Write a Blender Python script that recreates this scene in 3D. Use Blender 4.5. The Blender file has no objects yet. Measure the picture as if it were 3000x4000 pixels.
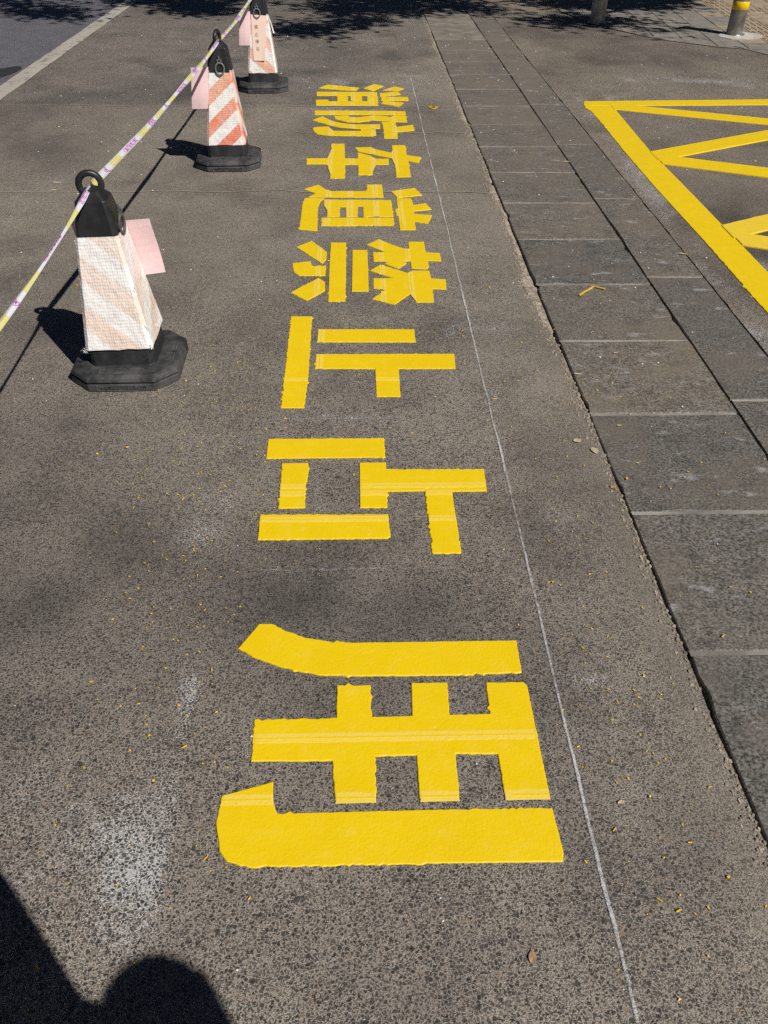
import bpy, bmesh, math, random
import numpy as np
from mathutils import Vector, Matrix

random.seed(7)
RNG = np.random.default_rng(11)
SC = bpy.context.scene
COL = SC.collection

# ------------------------------------------------------------------ camera
cam_d = bpy.data.cameras.new('camera')
cam_d.sensor_fit = 'VERTICAL'
cam_d.sensor_height = 36.0
cam_d.sensor_width = 27.0
cam_d.lens = 36.0 * 3235.84 / 4000.0
cam_d.clip_start = 0.02
cam_d.clip_end = 500.0
cam = bpy.data.objects.new('camera', cam_d)
COL.objects.link(cam)
_r = (0.999558, -0.028077, 0.009774)
_d = (-0.009993, -0.626927, -0.779014)
_f = (0.028, 0.778572, -0.626931)
cam.matrix_world = Matrix(((_r[0], -_d[0], -_f[0], 0.0),
                           (_r[1], -_d[1], -_f[1], 0.0),
                           (_r[2], -_d[2], -_f[2], 1.5),
                           (0, 0, 0, 1)))
SC.camera = cam

# ------------------------------------------------------------------ light
SUNV = Vector((0.66, -0.71, 1.0)).normalized()          # towards the sun
world = bpy.data.worlds.new('World')
SC.world = world
world.use_nodes = True
wn = world.node_tree
wn.nodes.clear()
sky = wn.nodes.new('ShaderNodeTexSky')
sky.sky_type = 'NISHITA'
sky.sun_disc = False
sky.sun_elevation = math.asin(SUNV.z)
sky.sun_rotation = math.atan2(SUNV.x, SUNV.y)
sky.air_density = 0.22
sky.dust_density = 0.0
sky.ozone_density = 1.2
bg = wn.nodes.new('ShaderNodeBackground')
bg.inputs['Strength'].default_value = 0.05
wo = wn.nodes.new('ShaderNodeOutputWorld')
wn.links.new(sky.outputs[0], bg.inputs[0])
wn.links.new(bg.outputs[0], wo.inputs[0])
sun_d = bpy.data.lights.new('sun', 'SUN')
sun_d.energy = 5.0
sun_d.angle = math.radians(0.53)
sun_d.color = (1.0, 0.955, 0.89)
sun = bpy.data.objects.new('sun', sun_d)
sun.rotation_euler = SUNV.to_track_quat('Z', 'Y').to_euler()
COL.objects.link(sun)
SC.view_settings.view_transform = 'Standard'
SC.view_settings.look = 'None'
SC.view_settings.exposure = 0.0
SC.view_settings.gamma = 1.0
SC.view_settings.use_curve_mapping = False
SC.render.engine = 'CYCLES'
SC.cycles.use_denoising = False
SC.cycles.adaptive_threshold = 0.03
SC.cycles.max_bounces = 6
SC.cycles.transparent_max_bounces = 12

# ------------------------------------------------------------------ helpers
def tag(o, label=None, cat=None, group=None, kind=None):
    if label: o['label'] = label
    if cat: o['category'] = cat
    if group: o['group'] = group
    if kind: o['kind'] = kind
    return o

def mesh_obj(name, verts, faces, mat=None, parent=None, smooth=False, mats=None, fm=None, uvs=None):
    me = bpy.data.meshes.new(name)
    me.from_pydata([tuple(v) for v in verts], [], faces)
    for m in (mats or ([mat] if mat else [])):
        me.materials.append(m)
    if fm: me.polygons.foreach_set('material_index', fm)
    if smooth: me.polygons.foreach_set('use_smooth', [True] * len(faces))
    if uvs:
        l = me.uv_layers.new(name='UVMap')
        for p in me.polygons:
            for li, uv in zip(p.loop_indices, uvs[p.index]):
                l.data[li].uv = uv
    me.update()
    return link(name, me, parent)

def link(name, me, parent=None):
    o = bpy.data.objects.new(name, me)
    COL.objects.link(o)
    if parent: o.parent = parent
    return o

def empty(name, loc=(0, 0, 0), rz=0.0):
    o = bpy.data.objects.new(name, None)
    o.empty_display_size = 0.1
    o.location = loc
    o.rotation_euler = (0, 0, rz)
    COL.objects.link(o)
    return o

def bm_obj(name, bm, mat, parent=None, smooth=False):
    me = bpy.data.meshes.new(name)
    bm.to_mesh(me); bm.free()
    me.materials.append(mat)
    if smooth: me.polygons.foreach_set('use_smooth', [True] * len(me.polygons))
    return link(name, me, parent)

def _hash(ix, iy, seed):
    n = (ix.astype(np.int64) * 374761393 + iy.astype(np.int64) * 668265263 + seed * 144665) & 0x7fffffff
    n = ((n ^ (n >> 13)) * 1274126177) & 0x7fffffff
    return ((n ^ (n >> 16)) & 0xffff) / 65535.0

def vnoise(x, y, seed=0):
    x = np.asarray(x, float); y = np.asarray(y, float)
    ix = np.floor(x); iy = np.floor(y); fx = x - ix; fy = y - iy
    fx = fx * fx * (3 - 2 * fx); fy = fy * fy * (3 - 2 * fy)
    a = _hash(ix, iy, seed); b = _hash(ix + 1, iy, seed)
    c = _hash(ix, iy + 1, seed); d = _hash(ix + 1, iy + 1, seed)
    return (a * (1 - fx) + b * fx) * (1 - fy) + (c * (1 - fx) + d * fx) * fy

def fbm(x, y, seed=0, oct=4):
    s = 0.0; a = 0.5; t = 0.0
    for i in range(oct):
        s = s + a * vnoise(np.asarray(x) * 2 ** i, np.asarray(y) * 2 ** i, seed + i * 17); t += a; a *= 0.5
    return s / t

class NT:
    """small wrapper for building node materials"""
    def __init__(s, name):
        s.m = bpy.data.materials.new(name); s.m.use_nodes = True
        s.t = s.m.node_tree; s.t.nodes.clear()
        s.out = s.t.nodes.new('ShaderNodeOutputMaterial')
        s.b = s.t.nodes.new('ShaderNodeBsdfPrincipled')
        s.t.links.new(s.b.outputs[0], s.out.inputs[0])
        s.co = s.t.nodes.new('ShaderNodeTexCoord')
    def put(s, sock, v):
        if v is None: return
        if isinstance(v, bpy.types.NodeSocket): s.t.links.new(v, sock)
        elif isinstance(v, (tuple, list)):
            n = len(sock.default_value)
            sock.default_value = tuple(v)[:n] if len(v) >= n else tuple(v) + (1.0,) * (n - len(v))
        else: sock.default_value = v
    def n(s, typ, **kw):
        nd = s.t.nodes.new(typ)
        for k_, v in kw.items(): setattr(nd, k_, v)
        return nd
    def noise(s, vec, scale, detail=3.0, rough=0.55, dist=0.0):
        nd = s.n('ShaderNodeTexNoise'); s.put(nd.inputs['Vector'], vec)
        nd.inputs['Scale'].default_value = scale; nd.inputs['Detail'].default_value = detail
        nd.inputs['Roughness'].default_value = rough; nd.inputs['Distortion'].default_value = dist
        return nd.outputs['Fac'], nd.outputs['Color']
    def vor(s, vec, scale, feat='F1', rnd=1.0):
        nd = s.n('ShaderNodeTexVoronoi', feature=feat); s.put(nd.inputs['Vector'], vec)
        nd.inputs['Scale'].default_value = scale; nd.inputs['Randomness'].default_value = rnd
        return nd
    def math(s, op, a, b=None, c=None, clamp=False):
        nd = s.n('ShaderNodeMath', operation=op, use_clamp=clamp)
        s.put(nd.inputs[0], a)
        if b is not None: s.put(nd.inputs[1], b)
        if c is not None: s.put(nd.inputs[2], c)
        return nd.outputs[0]
    def vmath(s, op, a, b=None):
        nd = s.n('ShaderNodeVectorMath', operation=op)
        s.put(nd.inputs[0], a)
        if b is not None:
            if op == 'SCALE': s.put(nd.inputs['Scale'], b)
            else: s.put(nd.inputs[1], b)
        return nd.outputs[0]
    def mix(s, f, a, b, blend='MIX'):
        nd = s.n('ShaderNodeMix', data_type='RGBA', blend_type=blend, clamp_factor=True)
        s.put(nd.inputs[0], f); s.put(nd.inputs[6], a); s.put(nd.inputs[7], b)
        return nd.outputs[2]
    def ss(s, v, lo, hi, a=0.0, b=1.0):
        nd = s.n('ShaderNodeMapRange', interpolation_type='SMOOTHSTEP')
        s.put(nd.inputs[0], v)
        for i, q in zip((1, 2, 3, 4), (lo, hi, a, b)): s.put(nd.inputs[i], q)
        return nd.outputs[0]
    def bump(s, h, strength, dist, normal=None):
        nd = s.n('ShaderNodeBump'); s.put(nd.inputs['Height'], h)
        nd.inputs['Strength'].default_value = strength; nd.inputs['Distance'].default_value = dist
        if normal is not None: s.put(nd.inputs['Normal'], normal)
        return nd.outputs[0]
    def map(s, vec, scale=(1, 1, 1), rot=(0, 0, 0), loc=(0, 0, 0)):
        nd = s.n('ShaderNodeMapping'); s.put(nd.inputs[0], vec)
        nd.inputs[1].default_value = loc; nd.inputs[2].default_value = rot; nd.inputs[3].default_value = scale
        return nd.outputs[0]
    def sep(s, v):
        nd = s.n('ShaderNodeSeparateXYZ'); s.put(nd.inputs[0], v); return nd.outputs
    def attr(s, name):
        nd = s.n('ShaderNodeAttribute', attribute_name=name); return nd
    def set(s, col=None, rough=None, normal=None, metal=None, spec=None, **kw):
        s.put(s.b.inputs['Base Color'], col); s.put(s.b.inputs['Roughness'], rough)
        s.put(s.b.inputs['Normal'], normal); s.put(s.b.inputs['Metallic'], metal)
        s.put(s.b.inputs['Specular IOR Level'], spec)
        for k_, v in kw.items(): s.put(s.b.inputs[k_.replace('_', ' ')], v)
        return s.m

# ------------------------------------------------------------------ traced ground plan (metres, x across the lane, y along it)
STROKES = {"xiao":[[[-0.297,7.204],[-0.231,7.329],[-0.178,7.304],[0.021,7.22],[-0.008,7.115],[-0.198,7.165]],
[[0.052,7.201],[0.142,7.353],[0.217,7.285],[0.129,7.102]],
[[0.208,7.141],[0.306,7.271],[0.375,7.201],[0.325,7.112]],
[[-0.309,7.078],[0.157,7.077],[0.156,6.958],[-0.305,6.953]],
[[-0.147,6.947],[-0.071,6.942],[-0.068,6.792],[-0.146,6.791]],
[[-0.033,6.949],[0.04,6.944],[0.04,6.794],[-0.033,6.793]],
[[0.08,6.945],[0.162,6.94],[0.16,6.79],[0.08,6.794]],
[[-0.309,6.817],[-0.218,6.824],[-0.207,6.772],[0.158,6.778],[0.159,6.653],[-0.299,6.646]],
[[0.177,7.035],[0.32,7.09],[0.343,7.007],[0.298,6.973],[0.179,6.94]],
[[0.186,6.92],[0.391,6.917],[0.39,6.799],[0.186,6.802]],
[[0.183,6.71],[0.204,6.796],[0.349,6.733],[0.305,6.6],[0.291,6.628]]],"fang":[[[-0.304,6.493],[0.105,6.494],[0.347,6.481],[0.351,6.373],[0.106,6.383],[-0.299,6.38]],
[[-0.16,6.343],[-0.062,6.355],[-0.049,6.309],[0.017,6.31],[0.116,6.36],[0.188,6.343],[0.256,6.313],[0.261,6.362],[0.352,6.345],[0.347,6.176],[0.261,6.187],[0.184,6.216],[0.113,6.222],[0.003,6.171],[-0.067,6.178],[-0.126,6.232],[-0.152,6.257]],
[[-0.31,6.225],[-0.242,6.332],[-0.177,6.206],[-0.099,6.146],[-0.022,6.115],[0.159,6.117],[0.157,6.01],[-0.022,6.01],[-0.123,6.042],[-0.187,6.089],[-0.246,6.156]],
[[-0.3,6.012],[-0.29,6.04],[-0.193,6.06],[-0.185,5.989],[-0.172,5.948],[0.024,5.945],[0.025,5.999],[0.109,5.988],[0.11,5.821],[-0.071,5.83],[-0.181,5.836],[-0.262,5.869],[-0.289,5.942]],
[[0.174,6.191],[0.268,6.18],[0.268,6.053],[0.385,6.108],[0.39,5.968],[0.271,5.925],[0.266,5.772],[0.177,5.771],[0.179,5.97]]],"che":[[[-0.311,5.32],[-0.161,5.321],[-0.165,5.64],[-0.082,5.641],[-0.076,5.322],[0.003,5.316],[0.004,5.446],[0.087,5.373],[0.09,5.313],[0.191,5.314],[0.189,5.2],[0.09,5.196],[0.089,4.997],[0.006,4.996],[0.005,5.199],[-0.075,5.195],[-0.073,4.936],[-0.157,4.935],[-0.161,5.208],[-0.305,5.207]],
[[-0.015,5.556],[0.087,5.563],[0.112,5.522],[0.221,5.436],[0.222,5.606],[0.307,5.61],[0.307,5.393],[0.392,5.35],[0.371,5.23],[0.31,5.273],[0.31,4.963],[0.225,4.954],[0.227,5.318],[0.116,5.395],[0.007,5.47]]],"dao":[[[-0.298,4.737],[-0.221,4.815],[-0.161,4.703],[0.05,4.703],[0.053,4.816],[0.138,4.819],[0.141,4.602],[-0.267,4.605],[-0.229,4.668]],
[[-0.279,4.591],[-0.18,4.582],[-0.201,4.534],[-0.21,4.461],[-0.21,4.347],[-0.203,4.097],[-0.294,4.12],[-0.294,4.347],[-0.296,4.519],[-0.29,4.573]],
[[-0.183,4.564],[0.181,4.553],[0.184,4.297],[0.112,4.299],[0.109,4.449],[0.086,4.449],[0.086,4.299],[0.029,4.297],[0.029,4.461],[0.0,4.461],[-0.002,4.299],[-0.061,4.297],[-0.064,4.446],[-0.095,4.453],[-0.094,4.299],[-0.159,4.299],[-0.16,4.453],[-0.179,4.461]],
[[-0.188,4.281],[0.184,4.281],[0.182,4.171],[-0.185,4.169]],
[[0.187,4.704],[0.321,4.76],[0.355,4.638],[0.216,4.595]],
[[0.213,4.58],[0.29,4.583],[0.298,4.476],[0.367,4.505],[0.39,4.411],[0.295,4.382],[0.295,4.34],[0.386,4.322],[0.358,4.197],[0.291,4.227],[0.289,4.112],[0.211,4.109],[0.209,4.312],[0.199,4.315],[0.201,4.418],[0.21,4.418]]],"jin":[[[-0.294,3.884],[-0.224,3.962],[-0.149,3.823],[-0.149,3.731],[-0.166,3.681]],
[[-0.303,3.684],[-0.22,3.711],[-0.214,3.664],[-0.199,3.65],[-0.148,3.657],[-0.148,3.546],[-0.265,3.547],[-0.29,3.585]],
[[-0.291,3.367],[-0.177,3.521],[-0.148,3.477],[-0.145,3.386],[-0.218,3.285]],
[[-0.132,3.939],[-0.058,3.939],[-0.056,3.552],[-0.057,3.277],[-0.128,3.278],[-0.132,3.684]],
[[-0.027,3.844],[0.043,3.843],[0.043,3.379],[-0.029,3.379]],
[[0.041,3.912],[0.101,3.984],[0.166,3.909],[0.215,3.865],[0.242,3.857],[0.243,3.949],[0.319,3.949],[0.319,3.814],[0.384,3.807],[0.385,3.709],[0.322,3.716],[0.321,3.642],[0.311,3.615],[0.242,3.629],[0.241,3.712],[0.21,3.707],[0.222,3.685],[0.18,3.622],[0.121,3.68],[0.143,3.71],[0.071,3.71],[0.07,3.815],[0.127,3.817]],
[[0.052,3.601],[0.102,3.669],[0.166,3.616],[0.241,3.557],[0.242,3.598],[0.32,3.598],[0.322,3.512],[0.386,3.501],[0.381,3.395],[0.321,3.403],[0.316,3.267],[0.241,3.267],[0.238,3.378],[0.15,3.245],[0.058,3.299],[0.118,3.396],[0.065,3.409],[0.066,3.513],[0.155,3.515]]],"zhi":[[[-0.276,3.136],[-0.191,3.135],[-0.188,2.873],[-0.185,2.651],[-0.19,2.431],[-0.269,2.432]],
[[-0.162,3.019],[0.219,3.016],[0.219,2.908],[-0.162,2.911]],
[[-0.163,2.813],[0.359,2.811],[0.354,2.699],[0.144,2.699],[0.142,2.502],[0.059,2.502],[0.058,2.7],[-0.163,2.704]]],"zhan":[[[-0.296,2.242],[0.077,2.242],[0.079,2.135],[-0.294,2.133]],
[[-0.243,2.106],[-0.163,2.107],[-0.157,2.079],[-0.165,1.984],[-0.162,1.883],[-0.238,1.883]],
[[-0.002,2.107],[0.079,2.106],[0.081,2.07],[0.381,2.067],[0.377,1.956],[0.272,1.955],[0.272,1.679],[0.194,1.679],[0.192,1.959],[0.079,1.958],[0.077,1.881],[-0.002,1.882]],
[[-0.288,1.854],[0.078,1.849],[0.082,1.752],[0.073,1.744],[-0.285,1.744]]],"yong":[[[-0.296,1.346],[-0.253,1.425],[-0.222,1.425],[-0.192,1.404],[-0.14,1.378],[-0.078,1.364],[-0.022,1.359],[0.373,1.359],[0.371,1.26],[0.214,1.254],[-0.017,1.257],[-0.102,1.261],[-0.19,1.287],[-0.252,1.316]],
[[-0.238,1.138],[-0.058,1.139],[-0.058,1.229],[0.018,1.229],[0.02,1.14],[0.109,1.141],[0.112,1.233],[0.194,1.233],[0.192,1.142],[0.282,1.143],[0.284,1.231],[0.37,1.231],[0.377,1.221],[0.377,0.938],[0.286,0.939],[0.285,1.039],[0.195,1.041],[0.193,0.937],[0.113,0.938],[0.113,1.04],[0.025,1.039],[0.025,0.938],[-0.022,0.934],[-0.057,0.937],[-0.065,1.03],[-0.235,1.032]],
[[-0.286,0.952],[-0.185,0.982],[-0.183,0.935],[-0.171,0.91],[0.168,0.912],[0.377,0.911],[0.381,0.814],[0.377,0.798],[0.158,0.8],[-0.217,0.8],[-0.26,0.813],[-0.276,0.834],[-0.29,0.892]]]}
SEAMS = {"xiao":[["x",-0.173],["x",-0.029],["x",0.112],["x",0.265]],"fang":[["x",-0.175],["x",-0.033],["x",0.109],["x",0.256]],"che":[["x",-0.166],["x",-0.033],["x",0.096],["x",0.229]],"dao":[["x",-0.159],["x",-0.041],["x",0.097],["x",0.225]],"jin":[["x",-0.181],["x",0.108],["x",0.232]],"zhi":[["y",2.623],["x",-0.147]],"zhan":[["y",1.985],["y",1.949],["y",1.829]],"yong":[["y",1.087],["y",0.941]]}
DUST = [[-0.403,1.61,0.073,0.092,0.5],[-0.389,1.239,0.019,0.083,0.85],[-0.371,1.645,0.018,0.047,0.8],[-0.43,0.837,0.097,0.109,0.75],[-0.403,0.884,0.05,0.092,0.7],[-0.382,0.79,0.03,0.046,0.6],[-0.442,0.731,0.067,0.043,0.5],[-0.599,0.98,0.122,0.066,0.35],[-0.583,0.822,0.07,0.076,0.4],[-0.406,1.82,0.092,0.129,0.35],[-0.214,1.52,0.166,0.031,0.3],[-0.358,3.528,0.016,0.103,0.4],[-0.377,3.031,0.028,0.062,0.35],[-0.254,3.113,0.075,0.042,0.25],[0.485,1.869,0.061,0.135,0.5],[0.485,1.785,0.092,0.105,0.35],[0.403,0.958,0.038,0.148,0.4],[0.467,1.082,0.04,0.049,0.45],[0.516,1.234,0.064,0.014,0.45],[0.453,2.587,0.037,0.118,0.45],[0.413,3.004,0.129,0.074,0.45],[0.601,3.031,0.13,0.041,0.4],[0.285,3.026,0.093,0.074,0.35],[0.075,7.457,0.416,0.103,0.55],[0.385,7.637,0.155,0.144,0.5],[2.45,7.646,0.356,0.109,0.7],[2.8,7.513,0.352,0.106,0.75],[3.186,7.401,0.31,0.103,0.7],[1.818,6.931,0.137,0.107,0.9],[1.741,5.893,0.095,0.492,0.55],[1.662,4.82,0.08,0.445,0.6],[1.633,4.361,0.062,0.298,0.6],[1.602,3.876,0.057,0.184,0.7],[1.6,3.418,0.051,0.204,0.5],[1.579,2.934,0.055,0.121,0.7],[1.863,3.759,0.1,0.145,0.7],[-0.12,2.378,0.187,0.023,0.4],[0.035,2.347,0.248,0.014,0.3],[-0.168,1.544,0.191,0.014,0.35],[-0.238,6.555,0.439,0.069,0.3],[-0.769,3.075,0.111,0.127,0.12],[-0.52,0.848,0.141,0.131,0.45],[-0.558,0.734,0.1,0.07,0.35],[-0.421,1.031,0.058,0.094,0.3],[-0.431,1.721,0.076,0.12,0.4],[-0.664,0.92,0.073,0.062,0.35]]
DARK = [[-0.292,1.59,0.121,0.11,0.6],[-0.203,1.717,0.152,0.079,0.6],[-0.559,1.667,0.136,0.116,0.35],[0.445,0.808,0.053,0.047,0.55],[0.4,0.763,0.052,0.064,0.4],[0.124,0.57,0.047,0.029,0.4],[0.25,0.634,0.097,0.047,0.3],[-0.533,2.953,0.108,0.248,0.4],[-0.351,2.532,0.146,0.27,0.4],[0.227,2.986,0.11,0.123,0.4],[0.431,3.004,0.166,0.107,0.5],[-0.439,4.654,0.178,0.505,0.15],[0.495,1.847,0.107,0.18,0.35],[-0.736,3.337,0.059,0.297,0.2],[-0.072,1.501,0.236,0.085,0.35],[0.422,0.958,0.067,0.185,0.35],[1.694,4.091,0.142,0.901,0.3],[1.977,4.091,0.142,0.416,0.4],[-1.274,4.852,0.042,0.033,0.5],[-0.957,2.332,0.03,0.028,0.5],[-0.638,2.327,0.038,0.034,0.3]]
WARM = [[-1.084,4.095,0.57,1.151,0.6],[-0.162,3.852,0.661,0.372,0.4],[-1.275,3.533,0.304,0.897,0.6],[0.717,4.505,0.151,0.482,0.7],[0.696,5.77,0.307,1.312,0.6],[0.605,2.229,0.136,0.834,0.5],[-0.876,1.787,0.154,0.262,0.3],[-0.638,5.757,0.301,0.466,0.5]]
SHADE = [[-4.0,10.92],[-3.56,10.41],[-2.87,10.35],[-2.57,10.62],[-2.48,10.71],[-1.94,10.56],[-1.63,10.32],[-1.29,9.78],[-0.99,9.35],[-0.66,9.36],[-0.36,9.4],[-0.13,9.82],[0.16,9.86],[0.47,10.23],[0.86,10.71],[1.18,11.01],[1.46,10.61],[1.82,10.2],[2.21,10.06],[2.5,9.76],[2.89,9.51],[3.19,9.64],[3.35,10.1],[3.64,10.97],[4.11,12.22]]
# ------------------------------------------------------------------ materials
def mat_asphalt(name, tint=(1, 1, 1), wear_and_light=True, mortar=(0.285, 0.250, 0.212), contrast=1.0):
    N = NT(name); P = N.co.outputs['Object']
    wf, wc = N.noise(P, 170, 2.0, 0.6)
    Pw = N.vmath('ADD', P, N.vmath('SCALE', N.vmath('SUBTRACT', wc, (0.5, 0.5, 0.5)), 0.0075))
    edge = N.vor(Pw, 138, 'DISTANCE_TO_EDGE')
    cell = N.vor(Pw, 138, 'F1')
    cell2 = N.vor(Pw, 320, 'F1')
    mid, _ = N.noise(P, 5.0, 4.0, 0.62)
    fine, _ = N.noise(P, 430, 2.0, 0.65)
    rnd = N.sep(cell.outputs['Color']); rnd2 = N.sep(cell2.outputs['Color'])
    # angular dark stones parted by thin veins of dusty binder; some stones are buried in the film
    vein = N.math('ADD', N.math('MULTIPLY', mid, 0.25), N.math('MULTIPLY', rnd[0], 0.15))
    st1 = N.ss(N.math('SUBTRACT', edge.outputs['Distance'], vein), -0.14, 0.02)
    st2 = N.ss(N.math('SUBTRACT', N.math('MULTIPLY', rnd2[0], 0.60), cell2.outputs['Distance']), -0.02, 0.12)
    stone = N.mix(N.math('POWER', rnd[1], 1.5), (0.008, 0.008, 0.008), (0.105, 0.094, 0.081))
    stone = N.mix(N.ss(rnd[2], 0.965, 0.98), stone, (0.25, 0.175, 0.12))
    mort = N.mix(N.ss(fine, 0.25, 0.72), tuple(q * 0.50 for q in mortar), tuple(q * 1.60 for q in mortar))
    col = N.mix(N.math('MULTIPLY', st2, 0.85 * contrast), mort, (0.024, 0.023, 0.022))
    col = N.mix(N.math('MULTIPLY', st1, 0.92 * contrast), col, stone)
    # a sparse population of larger stones
    cell3 = N.vor(Pw, 58, 'F1'); rnd3 = N.sep(cell3.outputs['Color'])
    st3 = N.math('MULTIPLY', N.ss(N.math('SUBTRACT', N.math('ADD', 0.16, N.math('MULTIPLY', rnd3[1], 0.22)), cell3.outputs['Distance']), 0.0, 0.07), N.ss(rnd3[0], 0.80, 0.83))
    col = N.mix(N.math('MULTIPLY', st3, 0.85 * contrast), col, N.mix(N.ss(rnd3[2], 0.80, 0.86), (0.022, 0.022, 0.023), (0.20, 0.155, 0.115)))
    # odd sun glints off mineral faces, painted in as pale specks
    col = N.mix(N.math('MULTIPLY', N.ss(rnd2[1], 0.93, 0.95), N.ss(cell2.outputs['Distance'], 0.36, 0.16)), col, (0.66, 0.65, 0.64))
    if wear_and_light:
        w = N.sep(N.attr('wear_and_light').outputs['Vector'])
        col = N.mix(N.math('MULTIPLY', w[2], 0.60), col, N.mix(N.ss(fine, 0.25, 0.75), (0.078, 0.066, 0.053), (0.385, 0.328, 0.265)))
        col = N.mix(N.math('MULTIPLY', w[1], 0.70), col, N.mix(N.math('MULTIPLY', st1, 0.7), (0.038, 0.036, 0.034), (0.010, 0.010, 0.011)))
        gate = N.math('ADD', N.math('MULTIPLY', w[0], 0.95), N.math('SUBTRACT', N.math('ADD', N.math('MULTIPLY', fine, 0.75), N.math('MULTIPLY', rnd2[2], 0.45)), N.math('ADD', N.math('MULTIPLY', st1, 0.50), N.math('MULTIPLY', st2, 0.25))))
        pw = N.math('MULTIPLY', N.ss(gate, 0.82, 1.12), N.ss(w[0], 0.03, 0.30))
        col = N.mix(N.math('MULTIPLY', pw, 0.64), col, (0.60, 0.62, 0.65))
    if tint != (1, 1, 1):
        col = N.mix(1.0, col, tint, 'MULTIPLY')
    h = N.math('ADD', N.math('MULTIPLY', wf, 0.9), N.math('MULTIPLY', fine, 0.8))
    return N.set(col, N.ss(st1, 0, 1, 0.80, 0.55), N.bump(h, 1.0, 0.0028), spec=0.45)

M = {}
M['asphalt'] = mat_asphalt('lane_asphalt')
M['asphalt_right'] = mat_asphalt('driveway_asphalt', (0.90, 0.88, 0.86))
M['asphalt_road'] = mat_asphalt('carriageway_asphalt', (0.80, 0.80, 0.86), wear_and_light=False, mortar=(0.165, 0.160, 0.172), contrast=0.7)

def mat_yellow(name, pale=0.0):
    N = NT(name); P = N.co.outputs['Object']
    f1, _ = N.noise(P, 9, 3.0); f2, _ = N.noise(P, 210, 2.0); f3, _ = N.noise(P, 700, 1.0)
    f4, _ = N.noise(P, 120, 3.0, 0.6)
    col = N.mix(f1, (0.74, 0.510, 0.002), (0.81, 0.572, 0.004))
    col = N.mix(N.ss(f4, 0.58, 0.75, 0, 0.30), col, (0.62, 0.42, 0.01))
    dusty, _ = N.noise(P, 26, 4.0, 0.65)
    col = N.mix(N.math('MULTIPLY', N.ss(dusty, 0.56, 0.80), 0.12 + pale * 0.5), col, (0.78, 0.66, 0.30))
    bead = N.ss(f3, 0.73, 0.77)
    col = N.mix(N.math('MULTIPLY', bead, N.ss(dusty, 0.40, 0.7, 0.08, 0.85)), col, (0.85, 0.82, 0.62))
    if pale: col = N.mix(pale, col, (0.80, 0.66, 0.22))
    pit = N.vor(P, 55, 'F1')
    pm = N.math('MULTIPLY', N.ss(pit.outputs['Distance'], 0.10, 0.03), N.ss(N.sep(pit.outputs['Color'])[0], 0.90, 0.94))
    col = N.mix(N.math('MULTIPLY', pm, 0.7), col, (0.30, 0.19, 0.01))
    h = N.math('ADD', N.math('MULTIPLY', f2, 0.5), N.math('SUBTRACT', N.math('MULTIPLY', f4, 0.8), pm))
    nrm = N.bump(h, 0.42, 0.002)
    return N.set(col, N.ss(dusty, 0.3, 0.7, 0.42, 0.6), nrm, spec=0.4)
M['yellow'] = mat_yellow('yellow_thermoplastic')
M['yellow_semi'] = mat_yellow('yellow_thermoplastic_thin', 0.14)
M['yellow_pale'] = mat_yellow('yellow_thermoplastic_overlap', 0.38)

def mat_slab():
    N = NT('stone_slab'); P = N.co.outputs['Object']
    oi = N.n('ShaderNodeObjectInfo')
    rr = oi.outputs['Random']
    off = N.n('ShaderNodeCombineXYZ'); N.put(off.inputs[0], N.math('MULTIPLY', rr, 37.0)); N.put(off.inputs[1], N.math('MULTIPLY', rr, 91.0))
    Q = N.vmath('ADD', P, off.outputs[0])
    g1, _ = N.noise(N.map(Q, (1, 1.15, 1)), 150, 3.0, 0.65)
    g2, _ = N.noise(N.map(Q, (0.9, 1.3, 1)), 12, 4.0, 0.65)
    g3, _ = N.noise(Q, 3.0, 4.0, 0.6)
    g4, _ = N.noise(Q, 330, 2.0, 0.6)
    col = N.mix(N.ss(g1, 0.3, 0.72), (0.018, 0.018, 0.017), (0.275, 0.255, 0.228))
    col = N.mix(N.ss(g2, 0.47, 0.70, 0, 0.45), col, (0.036, 0.034, 0.032))
    col = N.mix(N.ss(g3, 0.42, 0.70, 0, 0.60), col, (0.175, 0.148, 0.118))
    tint = N.mix(rr, (0.82, 0.83, 0.84), (1.12, 1.08, 1.02))
    col = N.mix(1.0, col, tint, 'MULTIPLY')
    ys_ = N.sep(P)[1]; g5, _ = N.noise(P, 2.2, 4.0, 0.65)
    col = N.mix(N.math('MULTIPLY', N.ss(ys_, 3.5, 8.5, 0.05, 0.75), N.ss(g5, 0.30, 0.62)), col, (0.178, 0.152, 0.122))
    # white scuffs
    s1, _ = N.noise(N.map(Q, (1.0, 2.0, 1), (0, 0, 0.35)), 8, 5.0, 0.72)
    sm = N.math('MULTIPLY', N.ss(s1, 0.57, 0.70), N.ss(g4, 0.36, 0.58))
    col = N.mix(N.math('MULTIPLY', sm, 0.70), col, (0.46, 0.47, 0.50))
    h = N.math('ADD', N.math('MULTIPLY', g1, 0.7), N.math('ADD', N.math('MULTIPLY', g2, 0.6), N.math('MULTIPLY', g4, 0.4)))
    return N.set(col, N.ss(g1, 0.3, 0.7, 0.75, 0.55), N.bump(h, 0.75, 0.0028), spec=0.4)
M['slab'] = mat_slab()

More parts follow.
